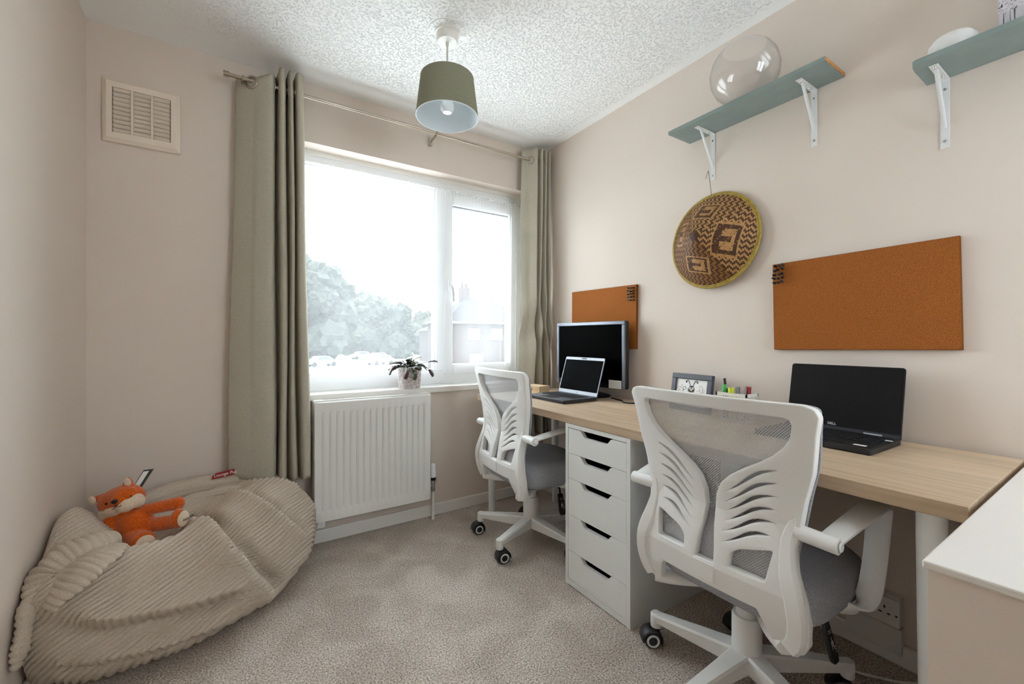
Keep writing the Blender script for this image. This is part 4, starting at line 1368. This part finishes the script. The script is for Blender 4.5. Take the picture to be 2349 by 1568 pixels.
# woven labels sewn into the seams
rt_ = ngon_prism('red_label', rounded([(-.045, -.010), (.045, -.010), (.045, .016), (-.025, .014), (-.040, .006)], .003), .0015, lambda a, b, t: (a * .985, .017 * a / .045 * 0 + t, b), REDT, bb)
rt_['label'] = 'red label with white stitched lettering'
rt_.location = Vector((-.062, 2.30, .452)) - BC; rt_.rotation_euler = (R(-6), R(-3), R(8))
text('label_lettering', 'Lounge Pug', .0185, PAPER, rt_, axes((.008, -.0006, .003), (1, 0, 0), (0, 0, 1)), .0004, shear=.15)
ct = box('care_label', (-.018, -.001, -.012), (.018, .001, .012), PAPER, bb, 0)
ct['label'] = 'small white care label'
ct.location = Vector((.335, 2.235, .155)) - BC; ct.rotation_euler = (0, R(12), R(20))
for k in range(6):
    box('printed_line', (-.015 + k * .005, -.0013, -.009), (-.0135 + k * .005, -.0009, .009), INKL, ct)

# ------------------------------------------------------------------ plush fox
fx0 = Vector((-.30, 2.03, .33))
fx = thing('plush_fox', 'orange plush fox with white muzzle lying on the beanbag', 'soft toy', tuple(fx0 + Vector((.004, -.020, .016))))
def blob(bm, c, r, ax=None, sub=3):
    """ellipsoid; r = radii along (ax, side, up)"""
    M = Matrix.Identity(4)
    if ax is not None:
        a = Vector(ax).normalized(); s = Vector((0, 0, 1)).cross(a)
        if s.length < 1e-3: s = Vector((0, 1, 0))
        s.normalize(); M = Matrix((a, s, a.cross(s))).transposed().to_4x4()
    M.translation = Vector(c) - fx0
    bmesh.ops.create_icosphere(bm, subdivisions=sub, radius=1, matrix=M @ Matrix.Diagonal((r[0], r[1], r[2], 1)))
def limb(bm, a, b, r0, r1, n=7):
    a = Vector(a); b = Vector(b)
    for k in range(n):
        t = k / (n - 1); r = r0 + (r1 - r0) * t
        blob(bm, a.lerp(b, t), (r, r, r), None, 2)
def plush(name, build, mt, vox=.0042, parent=fx, sm=6):
    bm = bmesh.new(); build(bm)
    o = from_bm(name, bm, mt, parent, True)
    md = o.modifiers.new('r', 'REMESH'); md.mode = 'VOXEL'; md.voxel_size = vox; md.use_smooth_shade = True
    md = o.modifiers.new('s', 'SMOOTH'); md.iterations = sm; md.factor = .5
    tx = bpy.data.textures.get('plush_pile') or bpy.data.textures.new('plush_pile', 'CLOUDS')
    tx.noise_scale = .006
    md = o.modifiers.new('d', 'DISPLACE'); md.texture = tx; md.strength = .0032; md.mid_level = .5
    return o
# view-facing axes of the toy: right = to the viewer's right, out = towards the viewer
fr = Vector((.82, -.57, 0)); fo = Vector((.14, -.96, .22)).normalized()
HEAD = Vector((-.362, 2.068, .466)); hax = Vector((.82, -.40, .26)).normalized()
hup = (Vector((0, 0, 1)) - hax * hax.z).normalized(); hout = (Vector((.2, -.95, .1)) - hax * Vector((.2, -.95, .1)).dot(hax)); hout = (hout - hup * hout.dot(hup)).normalized()
def H(a, b, c): return HEAD + hax * a + hup * b + hout * c
def b_body(bm):
    blob(bm, (-.322, 2.035, .385), (.062, .050, .058), fr)
    blob(bm, (-.345, 2.055, .415), (.050, .042, .045), fr)
    blob(bm, HEAD, (.074, .052, .050), hax)
    blob(bm, H(.02, .012, .020), (.050, .036, .036), hax)
    blob(bm, H(.028, .004, .046), (.022, .020, .028), hax)
    for (c, t) in ((H(-.056, .022, -.004), H(-.080, .030, .0)), (H(.032, .036, .0), H(.038, .064, .0))):
        limb(bm, c, t, .020, .010, 5)
    limb(bm, (-.386, 2.045, .405), (-.378, 2.015, .342), .024, .024)
    limb(bm, (-.288, 2.02, .430), (-.195, 1.985, .445), .021, .024)
    limb(bm, (-.322, 2.01, .350), (-.292, 1.955, .338), .034, .036)
    blob(bm, (-.284, 1.945, .345), (.020, .036, .032), (.35, -.9, .1))
    limb(bm, (-.280, 2.01, .375), (-.198, 1.955, .390), .026, .025)
    blob(bm, (-.190, 1.948, .402), (.019, .028, .034), (.9, -.35, .1))
plush('body', b_body, FOXO)
def b_muzzle(bm):
    blob(bm, H(-.040, -.030, .026), (.030, .024, .022), hax)
    blob(bm, H(-.005, -.024, .038), (.034, .020, .020), hax)
    blob(bm, H(.040, -.018, .044), (.028, .024, .024), hax)
    blob(bm, H(.062, -.016, .022), (.024, .026, .026), hax)
    blob(bm, H(-.058, -.036, .014), (.018, .018, .028), hax)
plush('white_muzzle', b_muzzle, FOXW)
for c, a in ((H(-.082, .028, .012), .5), (H(.044, .056, .012), -.2)):
    plush('inner_ear', lambda bm: blob(bm, c, (.012, .007, .017), hax), FOXW, .003, sm=3)
def b_nose(bm): blob(bm, H(.030, .010, .068), (.011, .0075, .0075), hax)
bm = bmesh.new(); b_nose(bm); from_bm('nose', bm, BLACKP, fx, True)
for a in (-.012, .060):
    bm = bmesh.new(); blob(bm, H(a, .008, .050 if a < 0 else .036), (.004, .004, .004)); from_bm('eye', bm, BLACKP, fx, True)
mth = [H(.012, -.012, .064), H(.018, -.015, .0665), H(.026, -.011, .0685), H(.030, -.002, .070), H(.034, -.010, .0685), H(.041, -.012, .0675), H(.046, -.008, .066)]
tube('mouth', [p - fx0 for p in smooth_path(mth, 4)], .0010, BROWNT, fx, 6)
# sole pads
def pad(c, nrm, upv, w, h):
    M = axes(Vector(c) - fx0, Vector(upv).cross(Vector(nrm)), upv)
    bm = bmesh.new()
    bmesh.ops.create_icosphere(bm, subdivisions=4, radius=1, matrix=M @ Matrix.Diagonal((w, h, .008, 1)))
    return from_bm('sole_pad', bm, FOXW, fx, True), M
pad((-.276, 1.918, .345), (.35, -.93, .15), (.35, .2, .9), .027, .028)
p2, M2 = pad((-.174, 1.934, .402), (.76, -.63, .12), (0, 0, 1), .023, .028)
text('sole_lettering', 'Harr', .013, BROWNT, fx, M2 @ Matrix.Translation((.002, -.003, .0078)), .0006, shear=.3)
# swing tag standing up behind the ear
tg = ngon_prism('swing_tag', [(-.016, 0), (.012, 0), (.044, .058), (.014, .058)], .001, lambda a, b, t: (a, t + b * .25, b), GREENT, fx)
tg.location = Vector((-.322, 2.095, .495)) - fx0
ngon_prism('tag_paper', [(-.012, .004), (.004, .004), (.030, .053), (.014, .053)], .0008, lambda a, b, t: (a, t - .0012 + b * .25, b), PAPER, tg)

# ------------------------------------------------------------------ cork boards and push pins
def cork_board(label, y0, y1, z0, z1, tilt):
    c = (XR - .008, (y0 + y1) / 2, (z0 + z1) / 2)
    t = thing('cork_board', label, 'cork board', c, group='cork boards on the right wall')
    t.rotation_euler = (tilt, 0, 0)
    w, h = (y1 - y0) / 2, (z1 - z0) / 2
    box('panel', (-.008, -w, -h), (.007, w, h), CORKE, t, .0015)
    box('face', (-.0092, -w + .0015, -h + .0015), (-.0075, w - .0015, h - .0015), CORK, t)
    return t
cb2 = cork_board('large frameless cork board above the near laptop', .325, .850, 1.0255, 1.3665, R(-1.0))
cb1 = cork_board('cork board behind the monitor in the corner', 1.545, 2.070, 1.012, 1.362, R(.6))
pinbody = None
ROWN = ('top', 'second', 'third', 'fourth', 'bottom'); COLN = ('left', 'middle', 'right')
def pin(y, z, label, group):
    global pinbody
    if pinbody is None:
        pinbody = lathe('push_pin', [(0, 0), (.0008, 0), (.0008, -.006), (.0042, -.0065), (.0048, -.0085), (.0028, -.0105), (.0026, -.0165), (.0040, -.0185), (.0044, -.0210), (.003, -.0222), (0, -.0225)], BLACKP, None, 14, axis='X')
        o = pinbody
    else:
        o = pinbody.copy(); COL.objects.link(o)
    o.location = (XR - .0172, y, z)
    o.rotation_euler = (0, R(rnd.uniform(-6, 6)), R(rnd.uniform(-8, 8)))
    tag(o, label, 'push pin', group)
for r_ in range(5):
    for c_ in range(3):
        pin(.838 - c_ * .0135 + rnd.uniform(-.002, .002) - .002 * (r_ == 0), 1.352 - r_ * .0165 + rnd.uniform(-.0015, .0015) + .003 * (c_ == 2), 'black push pin, %s row, %s of three, in the large cork board' % (ROWN[r_], COLN[c_]), 'pins in the large cork board')
for r_ in range(5):
    for c_ in range(3):
        pin(1.588 - c_ * .017 + rnd.uniform(-.002, .002), 1.342 - r_ * .0165 + rnd.uniform(-.0015, .0015), 'black push pin, %s row, %s of three, in the far cork board' % (ROWN[r_], COLN[c_]), 'pins in the far cork board')

# ------------------------------------------------------------------ woven hat on the wall
ht = thing('woven_hat', 'round conical woven bamboo hat hanging on the wall', 'hat', (XR - .018, 1.105, 1.507))
ht.rotation_euler = (0, R(3), R(-2))
HR, HHT = .210, .150
def hat_x(r):
    s = min(1, r / HR)
    return -HHT * (1 - s ** 1.12) + .02 * math.exp(-(r / .02) ** 2) * .5
lathe('under_cone', [(0, hat_x(0) + .006), (.03, hat_x(.03) + .004), (.08, hat_x(.08) + .003), (.15, hat_x(.15) + .003), (HR, .003)], W_DARK, ht, 48, axis='X', cap=False)
cell = .0056
rot = R(14)
V = []; F = []; MI = []
nn = int(HR / cell) + 2
def fret(a, b):
    """little stepped rectangle motif in its own unit frame (-1..1)"""
    if abs(a) > 1 or abs(b) > 1: return None
    m = max(abs(a), abs(b))
    if m > .80: return 2
    if m > .62: return 0
    if m > .42: return 2 if a < .3 else 0
    return 0 if abs(b) < .18 else 2
for i in range(-nn, nn):
    for k in range(-nn, nn):
        a, b = (i + .5) * cell, (k + .5) * cell
        r = math.hypot(a, b)
        if r > HR - .004: continue
        # zig-zag twill, direction changes by quadrant
        ang = math.atan2(b, a)
        quad = int(((ang + PI + PI / 4) % (2 * PI)) / (PI / 2))
        if quad % 2 == 0: p, q = k, i
        else: p, q = i, k
        tw = (p + (q % 4 if q % 4 < 2 else 4 - q % 4)) % 4
        mi = 0 if tw < 2 else 1
        if (quad in (0, 3)) and mi == 1: mi = 2
        # motifs half-way down each side
        for (ca, cbb, sa, sb) in ((-.112, .0, .046, .074), (.118, .01, .036, .056), (.02, .115, .058, .036), (.0, -.118, .060, .036)):
            mm = fret((a - ca) / sa, (b - cbb) / sb)
            if mm is not None:
                mi = mm if (p * 7 + q * 3) % 11 else 1
        if r < .022: mi = 0
        over = ((i + k) % 2) * .0009
        g = .46 * cell
        o = len(V)
        for (da, db) in ((-g, -g), (g, -g), (g, g), (-g, g)):
            aa, bb_ = a + da, b + db
            rr2 = min(math.hypot(aa, bb_), HR)
            ra = aa * math.cos(rot) - bb_ * math.sin(rot); rb2 = aa * math.sin(rot) + bb_ * math.cos(rot)
            V.append((hat_x(rr2) - .0005 - over, ra, rb2))
        F.append((o, o + 1, o + 2, o + 3)); MI.append(mi)
wv = mesh('woven_strips', V, F, [W_DARK, W_MID, W_LIGHT], ht, False, None, MI)
wv['kind'] = 'stuff'
torus('rim', HR, .0068, YELLOWRIM, ht, Matrix.Rotation(R(90), 4, 'Y') @ Matrix.Translation((0, 0, 0)), 72, 8)
torus('rim_binding', HR - .006, .0035, YELLOWRIM, ht, Matrix.Translation((-.006, 0, 0)) @ Matrix.Rotation(R(90), 4, 'Y'), 72, 6)
TWINE = mat('grey_twine', srgb(112, 104, 96), .8)
tube('hanging_cord', [(-.004, .012, .205), (-.012, .013, .25), (-.030, .014, .318)], .0012, TWINE, ht, 6)
tube('cord_end', [(-.030, .014, .318), (-.034, .018, .300), (-.036, .022, .282)], .0011, TWINE, ht, 6)

# ------------------------------------------------------------------ shelves
def wall_shelf(label, y0, y1, z, brk, raw_end=True, group='green shelves on the right wall'):
    t = thing('wall_shelf', label, 'shelf', (XR, (y0 + y1) / 2, z), group=group)
    hl = (y1 - y0) / 2
    if raw_end:
        box('board', (-.165, -hl, 0), (-.0005, hl, .016), SHELFG, t, .0015)
    else:                                             # chipped front corner
        ngon_prism('board', [(-.165, -hl), (-.0005, -hl), (-.0005, hl), (-.120, hl), (-.150, hl - .002), (-.156, hl - .005), (-.160, hl - .004), (-.162, hl - .009), (-.165, hl - .010)], .016, lambda a, b, q: (a, b, q), SHELFG, t, .001)
    if raw_end:
        e = box('cut_end', (-.1635, -hl - .0012, .0012), (-.002, -hl + .001, .0148), RAWWOOD, t)
        e['label'] = 'bare brown board edge'
    for y in brk:
        yy = y - (y0 + y1) / 2
        b = ngon_prism('bracket', rounded([(0, 0), (0, -.212), (-.003, -.212), (-.003, -.003), (-.128, -.003), (-.128, 0)], [0, 0, 0, .004, 0, 0]), .020, lambda a, c, tt: (a - .0005, yy - .010 + tt, c), BRKW, t, .0008)
        tube('brace', [(-.096, yy, -.003), (-.003, yy, -.150)], .0055, BRKW, b, 8, sx=1, sy=.5)
        for zz_ in (-.032, -.190):
            lathe('screw', [(0, -.0065), (.003, -.006), (.0042, -.0035)], CHROME, b, 12, (0, yy, zz_), axis='X')
        for xx in (-.035, -.110):
            lathe('screw', [(0, -.0065), (.003, -.006), (.0042, -.0035)], CHROME, b, 12, (xx, yy, 0))
    return t
wall_shelf('sage green wall shelf above the woven hat', .617, 1.233, 1.998, (.712, 1.115))
wall_shelf('sage green wall shelf at the right edge, its front corner chipped', -.20, .403, 1.858, (.362, -.06), False)

# glass bowl, marbled dome, printed book
gb_ = lathe('glass_bowl', [(0, .0), (.05, .0), (.075, .008), (.103, .035), (.122, .075), (.126, .112), (.117, .152), (.098, .185), (.078, .203), (.0765, .2035), (.096, .184), (.1152, .151), (.124, .112), (.120, .076), (.101, .037), (.074, .011), (0, .004)], BOWLG, None, 64, (1.686, .905, 2.0155))
tag(gb_, 'clear round glass fish bowl on the left shelf', 'bowl')
dm = lathe('marbled_dome', [(0, 0), (.042, .0), (.052, .012), (.0545, .028), (.051, .046), (.040, .060), (.022, .068), (0, .070)], MARBLE, None, 40, (1.735, .330, 1.8755))
tag(dm, 'white marbled round ornament on the right shelf', 'ornament')
bk = thing('art_book', 'book with a black and white ink drawing cover at the top right', 'book', (1.72, .155, 1.8745))
box('cover', (-.014, -.085, 0), (.014, .085, .24), PRINT, bk, .002)
box('pages', (-.011, -.087, .004), (.011, .080, .236), PAPER, bk)

# ------------------------------------------------------------------ monitor
mo_c = Vector((1.692, 1.803, DZ1)); mo_dir = R(5.5)
mo = thing('computer_monitor', 'black monitor with silver bezel on the far end of the desk', 'monitor', tuple(mo_c), mo_dir)
# local: +x = away from the viewer (back), y = across
MW, MB, MT = .255, .060, .428
ngon_prism('housing', rounded([(-MW, MB), (MW, MB), (MW, MT), (-MW, MT)], .010), .030, lambda a, b, t: (.004 + t, a, b), BLACKP, mo, .003)
box('rear_bulge', (.030, -MW + .03, MB + .02), (.062, MW - .03, MT - .06), BLACKP, mo, .012)
for q in ((-MW, MW, MT - .020, MT), (-MW, -MW + .019, MB, MT - .020), (MW - .019, MW, MB, MT - .020)):
    box('bezel', (-.004, q[0], q[2]), (.006, q[1], q[3]), BEZEL, mo, .003)
box('lower_bezel', (-.003, -MW + .019, MB), (.006, MW - .019, MB + .030), BLACKP, mo, .002)
box('screen', (-.0005, -MW + .018, MB + .029), (.005, MW - .018, MT - .019), SCREEN, mo)
st = box('sticker', (-.0045, -MW + .022, MB + .002), (-.0028, -MW + .105, MB + .046), PAPER, mo)
st['label'] = 'white sticker with printed lines'
for k in range(5):
    box('printed_line', (-.005, -MW + .026, MB + .009 + k * .007), (-.0044, -MW + .100, MB + .0105 + k * .007), INKL, st)
lathe('stand_base', [(0, 0), (.105, 0), (.108, .004), (.10, .010), (.03, .028), (0, .028)], BLACKP, mo, 40, (.03, 0, 0))
box('stand_neck', (.035, -.028, .012), (.058, .028, .20), BLACKP, mo, .006)

# ------------------------------------------------------------------ laptops
def laptop(label, loc, rz, W, D, Hs, lean, bodym, bezm, keym, scrm, topbez, lift=0):
    """origin at the hinge on the desk; front edge towards -x; screen leans back by `lean` from upright"""
    t = thing('laptop', label, 'laptop', loc, rz, 'open laptops on the desk')
    th = .018
    ngon_prism('base', rounded([(-D, -W / 2), (0, -W / 2), (0, W / 2), (-D, W / 2)], [.012, .004, .004, .012]), th, lambda a, b, q: (a, b, q + .001), bodym, t, .003)
    dk_ = box('keyboard_deck', (-D + .004, -W / 2 + .004, th), (-.012, W / 2 - .004, th + .0015), keym, t)
    k0 = None
    rows, colsn = 6, 15
    kw_ = (W - .05) / colsn; kd = (D * .50) / rows
    for r_ in range(rows):
        for c_ in range(colsn):
            p = (-.030 - kd * (r_ + .5), -W / 2 + .025 + kw_ * (c_ + .5), th + .0015)
            if k0 is None:
                k0 = box('key', (-kd * .42, -kw_ * .42, 0), (kd * .42, kw_ * .42, .0022), BLACKM, dk_, loc=p)
            else:
                share(k0, dk_, p)
    box('touchpad', (-D + .014, -.055, th + .0012), (-D * .62, .045, th + .0022), BLACKP, dk_, .001)
    c, s = math.cos(lean), math.sin(lean)
    def S(a, b, q):                                   # across, up the lid, outwards from the screen
        return (b * s - q * c + .0 , a, th - .002 + b * c + q * s)
    lid = ngon_prism('lid', rounded([(-W / 2, 0), (W / 2, 0), (W / 2, Hs), (-W / 2, Hs)], [.003, .003, .010, .010]), .006, lambda a, b, q: S(a, b, -q), bodym, t, .0012)
    bz = ngon_prism('screen_bezel', rounded([(-W / 2 + .002, .004), (W / 2 - .002, .004), (W / 2 - .002, Hs - .002), (-W / 2 + .002, Hs - .002)], [.002, .002, .008, .008]), .0008, lambda a, b, q: S(a, b, q), bezm, lid)
    ngon_prism('screen', [(-W / 2 + .007, .024), (W / 2 - .007, .024), (W / 2 - .007, Hs - topbez), (-W / 2 + .007, Hs - topbez)], .0005, lambda a, b, q: S(a, b, .0009 + q), scrm, lid)
    tube('hinge', [(0, -W / 2 + .02, th - .003), (0, W / 2 - .02, th - .003)], .006, bodym, t, 10)
    M = axes(S(0, .0125, .0016), (0, -1, 0), (s, 0, c))
    return t, S, M
lap1, S1, M1 = laptop('silver-framed black laptop in front of the monitor', (1.598, 1.800, DZ1), R(0), .324, .226, .219, R(17), BLACKP, SILVER, mat('laptop_grey_deck', srgb(92, 94, 98), .5), SCREEN, .017)
text('logo', 'DELL', .010, PAPER, lap1, M1, .0003)
tag_w = box('webcam_shutter', (-.002, -.018, -.003), (0, .018, .003), BLACKP, lap1); tag_w.location = S1(0, .2105, .0012); tag_w.rotation_euler = (0, R(17), 0)
lap2, S2, M2_ = laptop('black laptop under the large cork board', (1.716, .602, DZ1), R(-1.4), .327, .226, .226, R(11), BLACKM, SCREEN2, BLACKM, SCREEN2, .012)
text('logo', 'DELL', .0115, PAPER, lap2, axes(S2(.02, .022, .0016), (0, -1, 0), (math.sin(R(11)), 0, math.cos(R(11)))), .0003)
e = ngon_prism('hinge_band', [(-.162, -.001), (.162, -.001), (.162, .014), (-.162, .014)], .0006, lambda a, b, q: S2(a, b, .0016 + q), mat('dark_slate_band', srgb(44, 46, 52), .5), lap2)
st2 = ngon_prism('sticker', [(-.118, -.004), (-.070, -.004), (-.070, .008), (-.118, .008)], .0004, lambda a, b, q: S2(a, b, .0024 + q), mat('grey_sticker', srgb(176, 180, 188), .5), lap2)
st2['label'] = 'pale grey paper sticker'
s3 = box('sticker', (-.200, -.142, .0192), (-.188, -.112, .0202), PAPER, lap2); s3['label'] = 'small white palm-rest sticker'
s3 = box('sticker', (-.060, -.160, .0192), (-.050, -.142, .0202), PAPER, lap2); s3['label'] = 'small white sticker by the hinge'

# ------------------------------------------------------------------ small things on the desk
wb = thing('wooden_box', 'small pale wooden box with a clasp behind the far chair', 'box', (1.525, 2.085, DZ1), R(10))
box('body', (-.045, -.068, 0), (.045, .068, .030), OAKBOX, wb, .0015)
ld = box('lid', (-.046, -.069, .0305), (.046, .069, .048), OAKBOX, wb, .002)
box('clasp', (-.0485, -.009, .020), (-.0455, .009, .040), NICKEL, ld, .001)
torus('clasp_ring', .006, .0014, NICKEL, ld, axes((-.0488, 0, .024), (0, 1, 0), (0, 0, 1)), 14, 6)

pf = thing('photo_frame', 'slate grey photo frame with a bee drawing on the desk', 'picture frame', (1.715, 1.170, DZ1), R(-4))
pf.rotation_euler = (0, R(9), R(-4))
FW, FH, FB = .106, .170, .024
for q in ((-FW, FW, 0, FB), (-FW, FW, FH - FB, FH), (-FW, -FW + FB, FB, FH - FB), (FW - FB, FW, FB, FH - FB)):
    box('moulding', (-.008, q[0], q[2] + .001), (.010, q[1], q[3] + .001), FRAMEG, pf, .002)
art = box('picture', (.000, -FW + FB - .002, FB), (.004, FW - FB + .002, FH - FB), PAPER, pf)
art['label'] = 'white card with a drawn bee among flowers'
box('back_board', (.004, -FW + .006, .006), (.009, FW - .006, FH - .006), BLACKM, pf)
def ink(name, pts, r, m=INK):
    tube(name, [(-.0006, a, b) for a, b in pts], r, m, art, 6)
def disc(name, a, b, r, m, x=-.0006, n=20):
    lathe(name, [(0, x), (r, x), (r, x + .0006)], m, art, n, (0, a, b), axis='X', smooth=False)
disc('bee_head', 0, .101, .017, INK)
for s in (-1, 1):
    pth = smooth_path([(s * .007, .115, 0), (s * .013, .131, 0), (s * .021, .141, 0), (s * .028, .138, 0)], 5)
    ink('antenna', [(p.x, p.y) for p in pth], .0014)
    disc('antenna_tip', s * .029, .134, .0045, INK)
    disc('bee_eye', s * .008, .106, .0055, PAPER, -.0012); disc('bee_pupil', s * .008, .106, .0022, INK, -.0018)
disc('bee_nose', 0, .098, .0045, mat('bee_nose_yellow', srgb(226, 214, 150), .7), -.0012)
for k in range(34):
    s = rnd.choice((-1, 1)); a = s * rnd.uniform(.024, .074); b = rnd.uniform(.050, .120 - abs(abs(a) - .045) * .6)
    r = rnd.uniform(.004, .009)
    disc('flower', a, b, r, rnd.choice((INKL, INK, INKL)), -.0003 - k * 1e-5, 12); disc('flower_centre', a, b, r * .75, PAPER, -.0009 - k * 1e-5, 12)
tube('prop', [(.012, 0, .10), (.058, 0, .012)], .005, BLACKM, pf, 6)

bkw = mat('white_basket', srgb(226, 224, 216), .5)
pb_ = thing('pen_basket', 'small white plastic lattice basket of pens on the desk', 'basket', (1.668, .925, DZ1))
HB = .116
def brect(k): return (.042 - .010 * (1 - k), .062 - .010 * (1 - k))
for zz_, hgt in ((0, .012), (HB - .012, .012)):
    a, b = brect(zz_ / HB)
    for q in ((-a, -a + .003, -b, b), (a - .003, a, -b, b), (-a, a, -b, -b + .003), (-a, a, b - .003, b)):
        box('rim' if zz_ else 'base_rail', (q[0] - .001 * (zz_ > 0), q[2] - .001 * (zz_ > 0), zz_), (q[1] + .001 * (zz_ > 0), q[3] + .001 * (zz_ > 0), zz_ + hgt), bkw, pb_)
box('floor_panel', (-.032, -.052, .001), (.032, .052, .004), bkw, pb_)
a0, b0 = brect(.1); a1, b1 = brect(.9)
V = []; F = []
def lat(p, q):
    v, f = tube_vf([p, q], .0013, 4); o = len(V); V.extend(v); F.extend([tuple(i + o for i in g) for g in f])
for k in range(15):
    for lean in (-.008, .008):
        t = -1 + 2 * k / 14
        for s in (-1, 1):
            lat((s * a0, t * b0, .011), (s * a1, max(-b1, min(b1, t * b1 + lean)), HB - .011))
for k in range(9):
    for lean in (-.008, .008):
        t = -1 + 2 * k / 8
        for s in (-1, 1):
            lat((t * a0, s * b0, .011), (max(-a1, min(a1, t * a1 + lean)), s * b1, HB - .011))
lt_ = mesh('lattice', V, F, bkw, pb_); lt_['kind'] = 'stuff'
def pen(label, y, x, top, dy, dx, r, m, tip=None, nm='pen'):
    p = thing(nm, label, 'pen', (1.668 + x, .925 + y, DZ1 + .0045), group='pens in the white basket')
    L = top - .0045
    e = Vector((dx, dy, L))
    tube('barrel', [(0, 0, 0), e * .8, e], [r, r, r * .9], m, p, 10)
    tube('cap', [e * .80, e * 1.03], r * 1.18, tip or m, p, 10)
    return p
pen('black pen sticking up highest at the left of the basket', .032, .0, .164, .018, 0, .0042, BLACKP)
pen('black scissor-like handle beside the tallest pen in the basket', .040, -.012, .140, .004, 0, .007, BLACKP, GRN)
pen('green highlighter at the left end of the basket', .042, .012, .126, .002, 0, .009, GRN)
pen('yellow highlighter in the left half of the basket', .012, -.014, .130, .002, 0, .010, YEL)
pen('blue-capped pen behind the yellow highlighter in the basket', .006, .016, .134, -.004, 0, .0045, GREYP, BLUEP)
pen('grey marker in the middle of the basket', -.010, -.006, .136, .004, 0, .0065, GREYP)
pen('dark red marker at the right end of the basket', -.036, .004, .138, -.008, 0, .0085, REDP)
pen('silver pen beside the dark red marker', -.024, -.006, .134, -.014, 0, .004, GREYP)

# cables
def cable(label, pts, r, m, cat='cable'):
    return tag(tube('power_cable', smooth_path(pts, 8), r, m, None, 8), label, cat, 'cables at the desk')
cable('thin black cable lying on the desk behind the monitor base', [(1.73, 1.66, DZ1 + .004), (1.70, 1.56, DZ1 + .004), (1.66, 1.50, DZ1 + .004), (1.70, 1.44, DZ1 + .004), (1.76, 1.42, DZ1 + .004)], .0035, BLACKP)
cable('white cable crossing the carpet under the near chair', [(1.62, .80, .006), (1.60, .70, .006), (1.63, .56, .006), (1.70, .45, .006), (1.76, .40, .006)], .004, WHITE_PAINT)
cable('black cable looping on the carpet behind the drawer unit', [(1.765, 1.50, .006), (1.68, 1.55, .006), (1.60, 1.53, .006), (1.56, 1.60, .006), (1.62, 1.70, .006), (1.74, 1.75, .006)], .004, BLACKP)

# ------------------------------------------------------------------ wall sockets under the desk
ws = thing('wall_socket', 'white double wall socket low on the wall under the desk', 'socket', (XR, .532, .176))
box('back_box', (-.034, -.073, -.047), (0, .073, .050), SOCKET, ws, .004)
pt_ = box('face_plate', (-.041, -.074, -.044), (-.034, .074, .044), SOCKET, ws, .003)
for s in (-1, 1):
    oy = s * .036
    box('pin_hole', (-.0414, oy - .002, .008), (-.0405, oy + .002, .016), DARK, pt_)
    box('pin_hole', (-.0414, oy - .015, -.010), (-.0405, oy - .007, -.006), DARK, pt_)
    box('pin_hole', (-.0414, oy + .007, -.010), (-.0405, oy + .015, -.006), DARK, pt_)
    box('switch', (-.0455, oy - s * .020 - .005 * 1, .014), (-.041, oy - s * .020 + .005, .032), SOCKET, pt_, .0015)
for s in (-1, 1):
    lathe('screw', [(0, -.0415), (.0035, -.0415), (.0035, -.0405)], CHROME, pt_, 12, (0, s * .066, -.006), axis='X')
bl = thing('blank_box', 'plain grey-white surface box just below the double socket', 'box', (XR, .530, .084))
box('body', (-.030, -.074, -.040), (0, .074, .043), SOCKET, bl, .004)
box('cover', (-.034, -.075, -.041), (-.0298, .075, .044), SOCKET, bl, .002)
